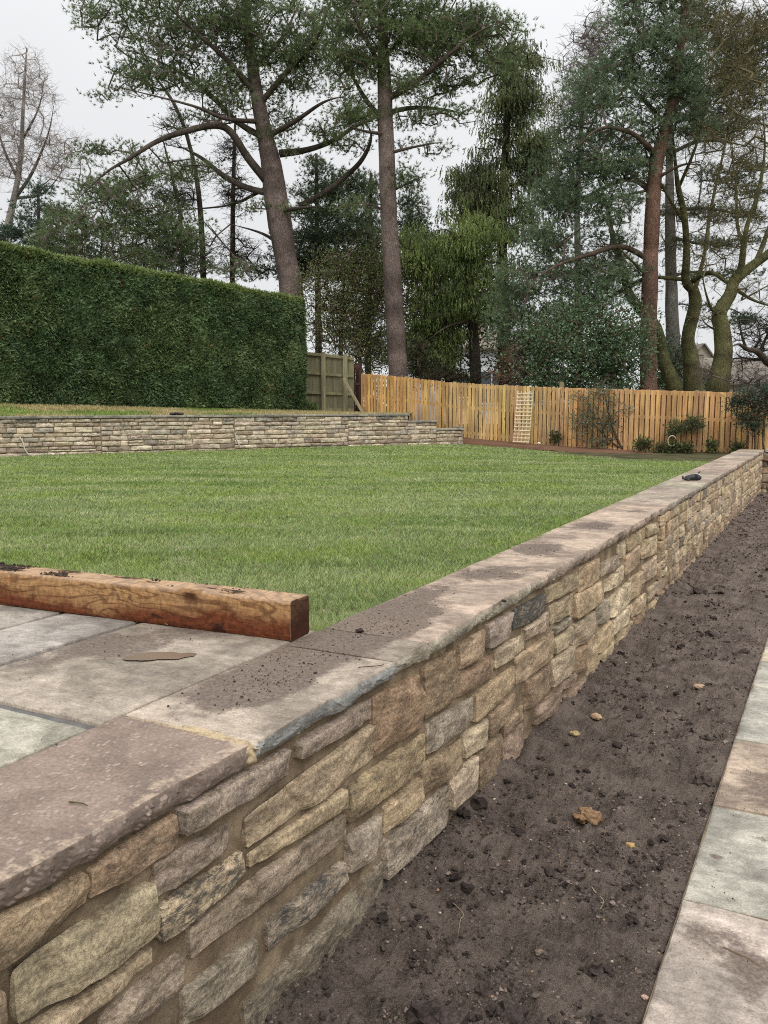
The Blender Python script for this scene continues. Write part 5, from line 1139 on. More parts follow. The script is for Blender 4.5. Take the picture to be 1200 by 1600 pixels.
tree('pine_tree', 'large old pine with sweeping arched limbs rising behind the hedge', 'tree', 31,
     [[(462, 620, 40), (456, 470, 37), (446, 400, 34), (434, 330, 38), (426, 270, 31), (416, 220, 26), (402, 150, 20), (393, 90, 16), (386, 20, 12), (380, -60, 7)]],
     [([(418, 285, 14), (385, 243, 12), (360, 206, 11), (335, 196, 10), (290, 205, 8.5), (245, 221, 7), (205, 246, 5.5), (165, 270, 4), (120, 312, 3)], -2.5), ([(420, 302, 10), (385, 293, 9), (350, 275, 8), (315, 247, 7), (280, 228, 5)], 1.5),
      ([(468, 322, 10), (500, 305, 9), (535, 280, 8), (565, 250, 7), (580, 215, 5), (572, 190, 4)], -1), ([(437, 240, 12), (480, 234, 9), (520, 220, 7), (555, 198, 6), (595, 182, 4)], 1), ([(412, 215, 10), (370, 190, 8), (330, 150, 7), (285, 115, 6), (225, 85, 4)], 1.5),
      ([(402, 150, 9), (355, 95, 8), (300, 45, 5), (250, 0, 4)], -2), ([(404, 165, 9), (450, 110, 8), (495, 60, 6), (520, -10, 4)], -1.5), ([(415, 215, 9), (460, 190, 7), (505, 160, 5), (540, 150, 3)], -2), ([(405, 190, 8), (350, 185, 6), (300, 165, 5), (180, 135, 3)], -3), ([(450, 390, 8), (410, 365, 5), (360, 350, 3)], 1),
      ([(432, 330, 7), (470, 325, 6), (500, 322, 3)], -2), ([(395, 110, 8), (440, 60, 7), (470, 0, 4)], 2), ([(420, 290, 6), (395, 305, 5), (350, 322, 4), (250, 330, 3)], 2)],
     [(300, 50, 120, 55), (170, 22, 70, 32), (250, 105, 80, 35), (420, 40, 90, 60), (340, 130, 80, 36), (225, 135, 65, 22), (150, 155, 26, 10), (445, 125, 60, 40), (500, 60, 65, 60), (515, 205, 50, 18), (430, 185, 46, 28), (360, 170, 50, 18), (470, 90, 60, 40), (380, 90, 60, 30), (440, 215, 50, 16), (300, 190, 50, 10), (555, 230, 28, 10), (310, -30, 180, 40),
      (250, 268, 90, 22, 1.2), (190, 300, 80, 34, 1.3), (120, 335, 66, 34, 1.2), (250, 345, 80, 30, 1.5), (180, 375, 90, 34, 1.4), (90, 370, 50, 30), (290, 385, 66, 30, 1.3), (200, 410, 100, 30, 1.2), (320, 420, 60, 20), (425, 322, 42, 8, 1.2), (470, 326, 36, 6, 1.2), (150, 235, 60, 12), (560, 165, 30, 12)],
     2500, [('pine', PN1, PN2, 10, .135, .21)], 'pine', 101, rmin=.010, gain=1.2, straight=.10, pad=(820, .26, .12))
tree('pine_tree', 'tall straight pine with bare pinkish trunk standing just behind the new fence', 'tree', 28,
     [[(624, 640, 31), (622, 585, 29), (617, 500, 28), (611, 400, 26), (606, 300, 25), (603, 200, 24), (600, 120, 19), (598, 40, 15), (596, -50, 11)]],
     [([(604, 155, 11), (645, 132, 9), (690, 95, 7), (740, 55, 5), (780, 35, 3)], -1.5), ([(603, 190, 8), (575, 160, 7), (545, 110, 5), (520, 70, 4)], 1), ([(605, 240, 6), (645, 230, 5), (690, 222, 3)], -1), ([(607, 175, 8), (650, 168, 6), (700, 172, 4), (730, 180, 3)], 1.5),
      ([(600, 110, 8), (570, 60, 6), (545, 10, 4)], -2), ([(600, 90, 8), (640, 45, 7), (680, -10, 4)], 1), ([(608, 300, 5), (640, 285, 4), (668, 272, 2)], 0), ([(604, 210, 6), (570, 205, 5), (540, 195, 3)], -1.5), ([(609, 335, 5), (580, 320, 4), (560, 325, 2)], 1)],
     [(600, 40, 100, 60), (700, 60, 75, 50), (755, 45, 50, 32), (560, 110, 46, 36), (660, 125, 66, 30), (695, 178, 50, 11), (655, 228, 46, 8), (640, 280, 34, 8), (560, 185, 40, 14), (780, 95, 36, 26), (600, -30, 140, 40), (555, 320, 30, 8), (640, 190, 30, 12), (720, 130, 40, 16)],
     1450, [('pine', PN1, PN2, 10, .130, .20)], 'pine', 102, rmin=.010, gain=1.2, straight=.10, pad=(520, .24, .11))
BG1, BG2 = (.090, .138, .076), (.250, .325, .190)
tree('pine_tree', 'blue green pine with a straight reddish orange trunk right of the shrub', 'tree', 26,
     [[(1013, 640, 27), (1013, 600, 26), (1014, 500, 25), (1017, 400, 23), (1021, 300, 22), (1029, 240, 20), (1046, 180, 16), (1060, 100, 12), (1068, 20, 9), (1072, -50, 6)]],
     [([(1014, 405, 9), (970, 385, 8), (920, 398, 7), (870, 415, 5), (830, 440, 4)], -1.5), ([(1020, 300, 9), (985, 280, 8), (930, 300, 6), (880, 330, 4)], 1), ([(1028, 245, 9), (990, 210, 7), (940, 200, 5), (900, 230, 3)], -2), ([(1040, 195, 9), (1000, 150, 7), (960, 120, 5)], 1.5), ([(1058, 110, 8), (1020, 70, 6), (990, 40, 4)], -1), ([(1050, 170, 7), (1085, 120, 5), (1100, 80, 3)], 1), ([(1016, 430, 7), (960, 460, 6), (890, 490, 5), (830, 515, 3)], 1.5), ([(1024, 280, 6), (1060, 260, 5), (1100, 250, 3)], -1)],
     [(960, 125, 66, 56), (1010, 50, 60, 50), (930, 195, 66, 44), (890, 235, 46, 32), (1060, 105, 50, 60), (960, 255, 80, 32), (870, 305, 46, 34), (930, 325, 66, 26), (860, 385, 56, 36), (815, 445, 40, 28), (900, 425, 50, 20), (825, 500, 62, 30), (885, 520, 40, 22), (1020, 200, 50, 30), (1040, -20, 80, 40), (960, 375, 40, 14), (1100, 190, 50, 26), (780, 480, 30, 14), (920, 470, 70, 30), (850, 545, 50, 20), (960, 430, 40, 24), (800, 530, 30, 18)],
     2100, [('pine', BG1, BG2, 10, .125, .19)], 'redpine', 103, rmin=.008, gain=1.1, pad=(700, .26, .14), twcol=(.09, .07, .055))
tree('pine_tree', 'grey barked pine with thin flat layers of needles behind the mossy tree', 'tree', 32,
     [[(1054, 640, 25), (1054, 600, 24), (1051, 520, 21), (1049, 450, 18), (1047, 350, 15), (1046, 250, 11), (1046, 120, 7)]],
     [([(1048, 330, 6), (1100, 325, 5), (1160, 335, 3), (1210, 340, 3)], -1), ([(1048, 370, 6), (1090, 380, 5), (1150, 385, 3)], 1), ([(1050, 430, 5), (1100, 425, 4), (1160, 440, 3)], 2), ([(1047, 290, 6), (1000, 300, 5), (960, 310, 3)], 0), ([(1046, 240, 6), (1100, 220, 5), (1180, 230, 3)], 0), ([(1046, 180, 6), (1110, 140, 5), (1180, 120, 3)], 1)],
     [(1120, 332, 85, 9), (1100, 378, 80, 9), (1130, 430, 76, 9), (985, 312, 50, 8), (1150, 272, 66, 16), (1160, 120, 50, 60), (1130, 205, 70, 20), (1180, 300, 50, 16), (960, 350, 40, 8), (1165, 500, 40, 10), (1110, 480, 40, 5), (1180, 60, 50, 50), (1100, 40, 50, 50), (1090, 170, 40, 40)],
     950, [('pine', (.055, .080, .045), (.14, .185, .10), 9, .15, .21)], 'grey', 104, rmin=.009, gain=1.1, pad=(300, .26, .08))
OL1, OL2 = (.040, .058, .022), (.095, .125, .040)
tree('weeping_cypress', 'tall narrow dark conifer with drooping sprays in the gap between two pines', 'tree', 35,
     [[(792, 640, 24), (790, 590, 22), (786, 480, 18), (785, 350, 14), (792, 200, 10), (803, 90, 5)]], [([(786, 330, 6), (750, 300, 5), (715, 310, 3)], -1), ([(786, 290, 6), (830, 290, 4), (860, 320, 3)], 1), ([(788, 220, 5), (760, 215, 4)], -1)],
     [(808, 92, 30, 28), (812, 140, 44, 30), (800, 185, 52, 26), (800, 230, 56, 26), (770, 270, 66, 26), (800, 310, 60, 22), (745, 300, 46, 30), (785, 350, 60, 30), (840, 240, 30, 40)],
     860, [('droop', (.060, .080, .034), (.19, .215, .085), 14, .12, .20)], 'dark', 105, rmin=.011, gain=1.3, pad=(110, .36, .26))
tree('weeping_conifer', 'bushy yellow green conifer with hanging fronds right of the tall bare pine trunk', 'tree', 30.5,
     [[(745, 640, 20), (742, 560, 17), (735, 460, 13), (730, 350, 8)]], [([(738, 470, 6), (700, 450, 5), (660, 470, 3)], -1.5), ([(736, 420, 6), (780, 410, 4), (810, 430, 3)], -1.5), ([(738, 500, 6), (700, 510, 4), (670, 530, 3)], -2)],
     [(700, 395, 54, 26), (755, 395, 46, 30), (690, 435, 60, 22), (760, 445, 50, 24), (675, 475, 46, 24), (735, 480, 46, 22), (785, 480, 30, 20), (665, 505, 34, 20), (705, 535, 36, 20), (655, 400, 24, 30), (730, 355, 46, 18), (690, 555, 20, 10)],
     760, [('droop', (.062, .098, .030), (.30, .37, .12), 15, .105, .20)], 'dark', 106, rmin=.011, surf=.25, pad=(85, .42, .30))
tree('dark_conifer', 'near black bushy conifer filling the shade below the yellow green fronds', 'tree', 34.5,
     [[(705, 640, 18), (703, 560, 15), (700, 450, 8)]], [], [(700, 420, 70, 60), (690, 500, 76, 60), (760, 470, 60, 60), (640, 420, 30, 80), (665, 560, 60, 30), (740, 560, 34, 16)],
     620, [('leaf', (.030, .044, .020), (.080, .105, .045), 22, .12, .30)], 'dark', 107)
tree('spiky_conifer', 'dark spiky conifer right of the old pine trunk behind the hedge end', 'tree', 37,
     [[(498, 640, 12), (498, 560, 11), (496, 400, 8), (494, 240, 4)]], [([(497, 360, 4), (460, 345, 3)], 0), ([(497, 400, 4), (545, 395, 3)], 0), ([(496, 310, 4), (535, 300, 3)], 0)],
     [(492, 265, 22, 24), (492, 300, 40, 16), (495, 335, 48, 14), (490, 370, 52, 14), (500, 405, 56, 14), (470, 430, 44, 14), (540, 430, 30, 14), (556, 345, 30, 34), (575, 395, 26, 40), (555, 290, 20, 26), (400, 425, 26, 16), (520, 380, 60, 60), (470, 400, 50, 40), (530, 300, 30, 40)],
     950, [('pine', (.055, .078, .042), (.13, .17, .09), 8, .17, .20)], 'dark', 108)
tree('dark_conifer', 'dark conifer seen just left of the tall bare pine trunk', 'tree', 39,
     [[(575, 640, 12), (575, 560, 10), (577, 420, 8), (580, 270, 4)]], [], [(580, 300, 22, 30), (575, 360, 34, 36), (580, 430, 40, 40), (640, 330, 26, 40), (650, 390, 30, 50), (560, 500, 50, 50), (600, 540, 60, 30)],
     800, [('pine', (.055, .078, .040), (.14, .18, .09), 8, .17, .24)], 'dark', 109)
tree('olive_shrub_tree', 'loose olive green twiggy evergreen above the old weathered fence', 'tree', 30,
     [[(530, 640, 8), (532, 560, 7), (535, 470, 5), (540, 410, 3)], [(560, 640, 6), (562, 560, 5), (570, 480, 3)]], [],
     [(535, 425, 34, 20), (518, 470, 36, 26), (565, 470, 36, 34), (515, 520, 34, 24), (560, 535, 40, 26), (598, 440, 18, 40), (640, 562, 44, 14), (590, 570, 40, 10), (500, 445, 20, 16), (580, 410, 22, 26)],
     950, [('leaf', (.085, .110, .042), (.230, .265, .100), 20, .070, .20)], 'brown', 110, ktw=1, ltw=.4, pad=(130, .42, .30))
tree('low_pine', 'bluish green young pine at the far left above the hedge top', 'tree', 35,
     [[(62, 640, 12), (62, 450, 9), (60, 330, 5), (60, 290, 3)]], [], [(60, 300, 24, 18), (60, 335, 40, 22), (50, 370, 50, 24), (15, 365, 22, 14), (100, 385, 44, 22), (60, 410, 70, 26)],
     260, [('pine', (.040, .075, .050), (.11, .16, .10), 11, .16, .22)], 'pine', 111)
for i, (pts, E, nt_, lab) in enumerate([
    ([(322, 640, 9), (318, 450, 9), (313, 330, 8), (301, 245, 6), (276, 170, 5), (243, 120, 3)], [(310, 400, 34, 40), (285, 300, 40, 36), (270, 200, 24, 40)], 150, 'thin leaning dark trunk with bare twigs under the pine arch'),
    ([(362, 640, 8), (363, 445, 8), (364, 330, 7), (366, 235, 5), (368, 180, 3)], [(375, 400, 34, 40), (366, 300, 30, 40), (360, 240, 20, 24)], 150, 'thin upright dark trunk between the leaning trunk and the old pine'),
    ([(286, 640, 7), (285, 460, 7), (283, 350, 5), (270, 280, 4), (255, 220, 2)], [(270, 400, 40, 44), (260, 320, 30, 30), (220, 400, 50, 30)], 170, 'thin dark trunk nearest the drooping pine foliage on the left')]):
    tree('thin_tree', lab, 'tree', 38 - i, [pts], [], E, nt_, [('leaf', (.05, .055, .025), (.09, .09, .04), 2, .07, .3)], 'dark', 120 + i, rmin=.011, ktw=3, ltw=.7, trunk_k=8)
tree('bare_tree', 'pale leafless tree with fine upright twigs at the left edge', 'tree', 42,
     [[(-10, 640, 14), (-2, 430, 13), (12, 355, 11), (24, 300, 9), (33, 240, 7), (36, 170, 5), (40, 100, 3), (42, 75, 2)]], [([(20, 315, 6), (50, 270, 5), (75, 210, 3), (85, 160, 2)], 0), ([(28, 280, 5), (5, 230, 4), (-10, 170, 2)], 0), ([(34, 220, 4), (60, 170, 3), (70, 120, 2)], 1), ([(8, 365, 5), (-20, 330, 4), (-30, 280, 2)], 0), ([(24, 310, 5), (70, 300, 3), (110, 250, 2)], 1)],
     [(40, 150, 50, 80), (60, 240, 55, 60), (5, 230, 40, 90), (100, 250, 36, 46)], 430, None, 'birch', 130, rmin=.008, ktw=3, ltw=.8, straight=.08, twcol=(.30, .26, .235), seg=.7)
tree('bare_tree', 'leafless tree with curly grey twigs between the cypress and blue green pine', 'tree', 44,
     [[(905, 640, 12), (905, 500, 11), (902, 350, 9), (905, 250, 7), (912, 150, 4), (925, 60, 2)]], [([(903, 300, 5), (880, 230, 4), (870, 160, 2)], 0), ([(906, 230, 5), (935, 170, 3), (955, 90, 2)], 0)],
     [(915, 120, 44, 80), (880, 190, 34, 60), (935, 60, 30, 50), (880, 290, 30, 40)], 420, None, 'grey', 131, rmin=.011, ktw=3, ltw=.8, twcol=(.15, .12, .11), straight=.3, seg=.6)
MO = [([(1083, 454, 14), (1071, 437, 13), (1073, 396, 11), (1069, 337, 9), (1060, 294, 8), (1054, 240, 5), (1050, 180, 3)], -1), ([(1078, 442, 8), (1108, 426, 7), (1135, 440, 7), (1171, 466, 6), (1215, 482, 5)], -2.5), ([(1071, 437, 6), (1040, 434, 6), (1012, 430, 5), (985, 405, 4), (960, 380, 3)], -3), ([(1085, 455, 8), (1100, 400, 6), (1110, 330, 5), (1130, 240, 4), (1150, 140, 2)], 1), ([(1070, 350, 5), (1040, 300, 4), (1010, 240, 3), (1000, 160, 2)], -2), ([(1062, 290, 5), (1090, 220, 4), (1110, 130, 3), (1120, 60, 2)], -1.5)]
tree('mossy_tree', 'mossy deciduous tree with two crooked stems right of the reddish pine trunk', 'tree', 27.6,
     [[(1087, 640, 34), (1083, 605, 30), (1079, 556, 24), (1075, 527, 20), (1086, 477, 20), (1083, 452, 16)], [(1070, 640, 34), (1054, 609, 26), (1038, 565, 20), (1026, 512, 16), (1000, 483, 15), (981, 454, 13), (972, 413, 11), (958, 372, 8), (950, 330, 5), (935, 280, 3)]], MO,
     [(1060, 330, 90, 50), (1100, 200, 90, 90), (1110, 80, 90, 80), (1000, 250, 50, 60), (960, 400, 60, 36), (900, 440, 60, 26), (1080, 400, 70, 36), (1010, 460, 36, 20), (1140, 330, 50, 50), (900, 405, 40, 14)],
     560, None, 'moss', 132, rmin=.006, ktw=3, ltw=.55, straight=.26, buds=((.22, .17, .055), (.36, .30, .10), .16, .038), twcol=(.12, .105, .06), seg=.45)
tree('mossy_tree', 'single thick mossy trunk forking to the right beside the gabled roof', 'tree', 24.6,
     [[(1112, 640, 40), (1121, 610, 34), (1130, 556, 28), (1128, 515, 25), (1124, 490, 22), (1141, 460, 19), (1149, 437, 17), (1177, 414, 14), (1205, 392, 12), (1240, 350, 9)]],
     [([(1146, 445, 12), (1158, 416, 10), (1162, 385, 9), (1168, 350, 7), (1185, 300, 6), (1195, 230, 4), (1190, 150, 3)], -1.5), ([(1163, 390, 6), (1152, 350, 5), (1150, 290, 4), (1140, 220, 3)], 1), ([(1180, 412, 8), (1196, 372, 7), (1215, 310, 5), (1230, 220, 3)], 1), ([(1127, 500, 5), (1110, 478, 4), (1100, 445, 3), (1096, 410, 2)], -1), ([(1129, 520, 4), (1105, 508, 3), (1092, 490, 2)], 1), ([(1120, 585, 5), (1103, 577, 4), (1090, 575, 3)], -.5)],
     [(1170, 240, 80, 80), (1170, 110, 80, 90), (1160, 360, 60, 50), (1110, 420, 40, 40), (1190, 460, 40, 26), (1150, 20, 80, 50), (1110, 500, 30, 26)],
     480, None, 'moss', 133, rmin=.006, ktw=3, ltw=.55, straight=.26, buds=((.22, .17, .055), (.36, .30, .10), .16, .038), twcol=(.12, .105, .06), seg=.45)
tree('bare_tree', 'dark leafless tree reaching in low from the right edge before the tiled roof', 'tree', 21.8,
     [[(1262, 640, 30), (1255, 600, 26), (1262, 500, 20), (1270, 400, 12)]],
     [([(1255, 600, 14), (1222, 580, 12), (1200, 567, 11), (1184, 550, 9), (1168, 546, 7), (1154, 538, 5), (1140, 543, 3)], -1), ([(1186, 552, 6), (1196, 530, 5), (1205, 510, 3)], 0), ([(1166, 546, 5), (1158, 520, 4), (1157, 500, 2)], 0), ([(1175, 548, 4), (1188, 528, 3), (1180, 505, 2)], 1)],
     [(1170, 520, 34, 22), (1190, 545, 30, 24), (1160, 560, 26, 20), (1215, 500, 40, 30)], 190, None, 'dark', 134, rmin=.006, ktw=2, ltw=.4, straight=.3, twcol=(.05, .042, .035))
def bush(name, label, Z, E, n, fol, seed, stems, z0=.86, ktw=0, bark='brown', rmin=.007, cat='shrub', **k): return tree(name, label, cat, Z, stems, [], E, n, fol, bark, seed, z0=z0, rmin=rmin, ktw=ktw, ltw=.35, trunk_k=7, **k)
HG1, HG2 = (.055, .10, .048), (.17, .25, .13)
bush('evergreen_shrub', 'large glossy evergreen bush left of the reddish pine trunk', 24.6, [(955, 530, 44, 46), (975, 580, 40, 30), (905, 560, 50, 44), (870, 520, 40, 34), (925, 495, 44, 26), (988, 505, 18, 34), (900, 605, 60, 20), (850, 585, 34, 34)], 1100, [('leaf', HG1, HG2, 18, .080, .16)], 140, [[(940, 640, 8), (940, 590, 6), (945, 540, 4)], [(905, 640, 8), (903, 590, 6), (895, 550, 4)]], pad=(90, .34, .22))
bush('evergreen_shrub', 'paler evergreen bush behind the mossy stems just over the fence', 29.5, [(1040, 585, 26, 26), (1062, 560, 16, 26), (1100, 600, 30, 14), (1030, 540, 12, 20)], 240, [('leaf', HG1, (.10, .15, .08), 18, .08, .16)], 141, [[(1045, 640, 6), (1045, 590, 4)]])
bush('bare_shrub', 'reddish brown leafless shrub with tall pale stems left of the evergreen bush', 25.5, [(845, 580, 30, 24), (800, 590, 40, 16), (860, 540, 20, 30), (810, 560, 30, 20)], 260, [('leaf', (.09, .055, .03), (.07, .08, .03), 4, .06, .2)], 142, [[(818, 640, 5), (817, 560, 4.5), (815, 500, 3)], [(842, 640, 5), (840, 570, 4), (838, 500, 2.5)], [(852, 640, 4), (856, 585, 3.5), (835, 575, 3), (805, 572, 2)]], ktw=3, twcol=(.20, .13, .09))
bush('dark_shrub', 'dark leafy undergrowth bush behind the fence below the yellow green conifer', 28.8, [(670, 585, 30, 14), (720, 590, 30, 10), (790, 575, 22, 26), (655, 560, 14, 30)], 240, [('leaf', (.02, .03, .014), (.07, .09, .04), 12, .09, .2)], 143, [[(690, 640, 5), (688, 590, 3)]], ktw=2)
bush('bare_shrub', 'tangle of thin grey twigs in front of the tiled roof at the right', 23.2, [(1170, 590, 40, 26), (1200, 600, 30, 20), (1100, 585, 16, 20)], 150, None, 144, [[(1170, 640, 3), (1168, 600, 2)], [(1150, 640, 3), (1146, 595, 2)]], ktw=3, twcol=(.14, .115, .10), rmin=.004)
# plants growing against the fence, in the mulch bed
BZ = .90
bush('wall_shrub', 'sprawling thin leaved shrub growing up the middle of the new fence', 21.6, [(925, 640, 20, 22), (940, 610, 22, 12), (950, 665, 20, 22), (915, 665, 20, 16), (985, 640, 22, 6), (905, 620, 14, 8), (930, 690, 36, 8), (960, 640, 12, 24), (900, 655, 10, 10)], 240, [('leaf', (.070, .11, .07), (.18, .23, .15), 7, .055, .07)], 150, [[(972, 702, 4), (962, 680, 3.5), (952, 650, 3), (945, 615, 2)], [(972, 702, 3), (955, 690, 2.5), (925, 660, 2)]], z0=BZ, ktw=1, rmin=.003, twcol=(.15, .12, .085))
bush('climbing_plant', 'dense green climber clump hooked on the right half of the new fence', 20.9, [(1060, 668, 16, 9), (1082, 660, 12, 9), (1052, 678, 8, 8), (1090, 668, 6, 6)], 130, [('leaf', (.045, .08, .03), (.13, .18, .07), 10, .05, .06)], 151, [[(1052, 706, 2), (1050, 692, 2), (1058, 675, 1.5)]], z0=BZ - .02, ktw=1, rmin=.003)
bush('evergreen_shrub', 'dark glossy leaved shrub on thin stems at the right edge before the fence', 19.9, [(1180, 620, 36, 12), (1150, 630, 16, 10), (1200, 640, 26, 12), (1165, 652, 20, 8), (1178, 665, 12, 8), (1210, 610, 20, 10)], 330, [('leaf', (.04, .075, .05), (.12, .17, .12), 8, .065, .07)], 152, [[(1180, 712, 4), (1180, 680, 3.5), (1178, 650, 3), (1172, 630, 2)], [(1168, 712, 3), (1169, 680, 3), (1163, 650, 2)], [(1194, 712, 4), (1192, 680, 3), (1196, 640, 2)]], z0=BZ - .02, ktw=1, rmin=.004)
for i, (px, py, Z, sx, sy, n_, lab) in enumerate([(1005, 695, 20.6, 11, 9, 70, 'leafy green plant below the bare boards between shrub and climber'), (1032, 702, 20.5, 8, 5, 40, 'small dark green plant left of the plant under the climber'), (1052, 701, 20.4, 11, 6, 60, 'bright leafed low plant directly under the climber clump'), (1072, 702, 20.3, 9, 5, 45, 'yellowish green low plant right below the climber'), (1112, 697, 20.3, 5, 9, 35, 'upright small pale green plant near the wall end'), (866, 682, 22.2, 6, 9, 30, 'thin sparse plant between trellis and wall shrub'), (1152, 700, 20.0, 8, 6, 40, 'low dark plant by the return of the stone wall')]):
    bush('bed_plant', lab, Z, [(px, py, sx, sy)], n_, [('leaf', (.04, .07, .02), (.12, .16, .04), 6, .07, .05)], 160 + i, [[(px, py + 11, 1.5), (px, py + 4, 1.2), (px + 1, py - sy * .5, .8)]], z0=BZ, ktw=1, rmin=.003, cat='plant', group='small plants in the mulch bed')
bush('bed_plant', 'small green weed growing at the foot of the old weathered fence', 26.4, [(485, 640, 12, 6)], 60, [('leaf', (.035, .07, .02), (.07, .12, .03), 8, .07, .06)], 170, [[(485, 652, 2), (485, 640, 1)]], z0=1.75, cat='plant', group='small plants in the mulch bed')
b = Buf(); th = np.linspace(.4, 5.6, 26); pc = W(1050, 689, 20.3); rr = hpx(8, 20.3)
hp = np.array([pc + _rt * (math.cos(t) * rr * .8) + np.array([0, 0, 1]) * (math.sin(t) * rr) for t in th]); sweep(b, hp, np.full(len(hp), .014), 6, (.42, .36, .25)); o = b.build('plant_hoop', MAT['plain'], smooth=True); tag(o, 'bent pale cane hoop in front of the fence under the climber', 'plant hoop')
b = Buf(); bp = W(842, 692.5, 21.9); blob_mesh(b, bp, (.045, .03, .025), 9, (.75, .75, .74), 2, .3); o = b.build('paper_scrap', MAT['plain']); tag(o, 'tiny white scrap of paper on the mulch bed right of the trellis', 'paper')

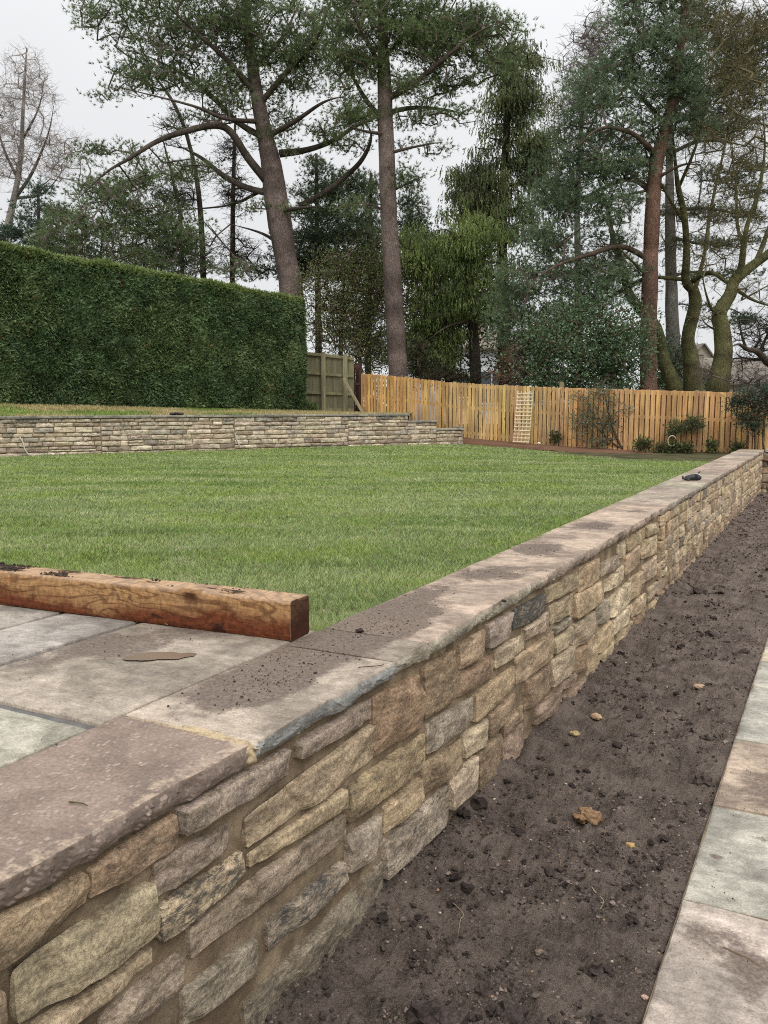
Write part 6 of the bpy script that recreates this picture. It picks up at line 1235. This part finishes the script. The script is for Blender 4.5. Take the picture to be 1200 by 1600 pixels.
# ================================================================== HOUSES
def house(px0, px1, Z0, Z1, ridge_y, eave_y, wallc, roofc, label, chim=None, windows=(), depth=7.0, gable_front=False, doors=()):
    a = G(px0, Z0, 0)[:2]; c_ = G(px1, Z1, 0)[:2]; Zm = (Z0 + Z1) / 2; d = c_ - a; L = np.linalg.norm(d); d /= L; n_ = np.array([-d[1], d[0]]); n_ = n_ if n_ @ a > 0 else -n_
    zr = W((px0 + px1) / 2, ridge_y, Zm + depth / 2)[2]; ze = W((px0 + px1) / 2, eave_y, Zm)[2]; g0 = .84
    h = empty('house', (*((a + c_) / 2), g0), label, 'house'); v = lambda s, t, z: np.array([*(a + d * s + n_ * t), z])
    b = Buf(); m = L / 2 if gable_front else None
    if gable_front: b.poly([v(0, 0, g0), v(L, 0, g0), v(L, 0, ze), v(L / 2, 0, zr), v(0, 0, ze), v(0, depth, g0), v(L, depth, g0), v(L, depth, ze), v(L / 2, depth, zr), v(0, depth, ze)], [[0, 1, 2, 3, 4], [9, 8, 7, 6, 5], [1, 6, 7, 2], [5, 0, 4, 9]], wallc)
    else: b.poly([v(0, 0, g0), v(L, 0, g0), v(L, 0, ze), v(0, 0, ze), v(0, depth, g0), v(L, depth, g0), v(L, depth, ze), v(0, depth, ze), v(0, depth / 2, zr), v(L, depth / 2, zr)], [[0, 1, 2, 3], [5, 4, 7, 6], [4, 0, 3, 8, 7], [1, 5, 6, 9, 2]], wallc)
    b.build('wall', MAT['concrete'], h)
    o_ = .35; th_ = .12; b = Buf()
    def quad(p): 
        p = np.array(p); nn = np.cross(p[1] - p[0], p[3] - p[0]); nn /= np.linalg.norm(nn); nn = nn if nn[2] > 0 else -nn; q = np.vstack([p + nn * .02, p + nn * (th_ + .02)]); b.add(q, BOXF, roofc)
    if gable_front:
        sl = (zr - ze) / (L / 2); quad([v(-o_, -o_, ze - sl * o_), v(L / 2, -o_, zr), v(L / 2, depth + o_, zr), v(-o_, depth + o_, ze - sl * o_)]); quad([v(L / 2, -o_, zr), v(L + o_, -o_, ze - sl * o_), v(L + o_, depth + o_, ze - sl * o_), v(L / 2, depth + o_, zr)])
    else:
        sl = (zr - ze) / (depth / 2); quad([v(-o_, -o_, ze - sl * o_), v(L + o_, -o_, ze - sl * o_), v(L + o_, depth / 2, zr), v(-o_, depth / 2, zr)]); quad([v(-o_, depth / 2, zr), v(L + o_, depth / 2, zr), v(L + o_, depth + o_, ze - sl * o_), v(-o_, depth + o_, ze - sl * o_)])
    rf = b.build('roof', MAT['roof'], h)
    nrow = 14; b = Buf()                          # courses of tiles as thin steps
    if not gable_front:
        for k in range(nrow):
            f_ = (k + .5) / nrow; zc = (ze - sl * o_) * (1 - f_) + zr * f_; tt = -o_ * (1 - f_) + depth / 2 * f_; b.add(boxv(v(L / 2, tt, zc + .17), np.array([*d, 0]) * (L / 2 + o_), np.array([*n_, sl]) * (depth / 2 + o_) / nrow * .5, (0, 0, .018)), BOXF, np.array(roofc) * rgf.uniform(.85, 1.12))
        o = b.build('tile_courses', MAT['roof'], h); o['kind'] = 'stuff'
    if chim:
        s, w_, up = chim; b = Buf(); b.add(boxv(v(s * L, depth * .5, zr + up / 2 - .3), np.array([*d, 0]) * w_, np.array([*n_, 0]) * w_, (0, 0, up / 2 + .3)), BOXF, (.26, .22, .18)); b.add(boxv(v(s * L, depth * .5, zr + up + .06), np.array([*d, 0]) * (w_ + .06), np.array([*n_, 0]) * (w_ + .06), (0, 0, .05)), BOXF, (.22, .2, .18)); b.build('chimney', MAT['concrete'], h)
        for q in ((-.4, .4) if up > .5 else ()): b = Buf(); sweep(b, [v(s * L + q * w_, depth * .5, zr + up + .1), v(s * L + q * w_, depth * .5, zr + up + .5)], [.11, .09], 8, (.33, .19, .12)); b.build('chimney_pot', MAT['concrete'], h)
    for (s, z, w_, hh) in windows:
        b = Buf()
        for (cx, cz, ax, az) in ((0, hh / 2, w_ / 2 + .05, .05), (0, -hh / 2, w_ / 2 + .05, .05), (-w_ / 2, 0, .05, hh / 2), (w_ / 2, 0, .05, hh / 2), (0, 0, .03, hh / 2)): b.add(boxv(v(s * L + cx, -.04, z + cz), np.array([*d, 0]) * ax, np.array([*n_, 0]) * (.05 + .002 * abs(az)), (0, 0, az)), BOXF, (.75, .75, .74))
        wf = b.build('window', MAT['plain'], h); b = Buf(); b.add(boxv(v(s * L, -.012, z), np.array([*d, 0]) * (w_ / 2 - .03), np.array([*n_, 0]) * .01, (0, 0, hh / 2 - .03)), BOXF); pn = b.build('pane', MAT['glass'], h)
    return h
house(1128, 1420, 55, 60, 566, 600, (.36, .31, .24), (.20, .175, .145), 'long low house with brown tiled roof and chimney beyond the right trees', (.045, .30, .32), [(.35, 2.6, 1.2, 1.1), (.6, 2.6, 1.2, 1.1)])
house(1076, 1112, 80, 80, 542, 562, (.42, .37, .29), (.19, .165, .145), 'small stone gable of a distant house seen between two mossy trunks', None, [(.5, 4.6, .7, .9)], gable_front=True)
house(690, 812, 50, 52, 519, 545, (.60, .62, .66), (.25, .21, .17), 'pale rendered house glimpsed through the dark conifers behind the fence', (.8, .35, .7), [(.25, 3.0, 1.3, 1.2), (.62, 3.0, 1.6, 1.9), (.85, 3.0, 1.0, 1.2)])
# far hedgerow closing the view at ground level
rgh = np.random.default_rng(200); b = Buf(); n = 14000; px = rgh.uniform(-500, 1700, n); Z = rgh.uniform(60, 75, n); top = 3.2 + 1.6 * n2(px, Z * 0, .012, 201, 4); P = np.array([G(a, z_, 0) for a, z_ in zip(px, Z)]); P[:, 2] = .8 + rgh.uniform(0, 1, n) ** .8 * top * np.where((px > 1060) & (px < 1500), .35, 1)
D = rgh.normal(0, 1, (n, 3)) + np.array([0, 0, .3]); D /= np.linalg.norm(D, axis=1, keepdims=True); cards(b, P, D, rgh.uniform(.25, .6, n), rgh.uniform(.08, .2, n), np.array([[.04, .055, .028]]) * rgh.uniform(.5, 1.5, (n, 1)), rgh, 'leaf')
o = b.build('distant_undergrowth', MAT['leaf']); tag(o, 'dark distant belt of undergrowth along the horizon', 'undergrowth', kind='stuff')
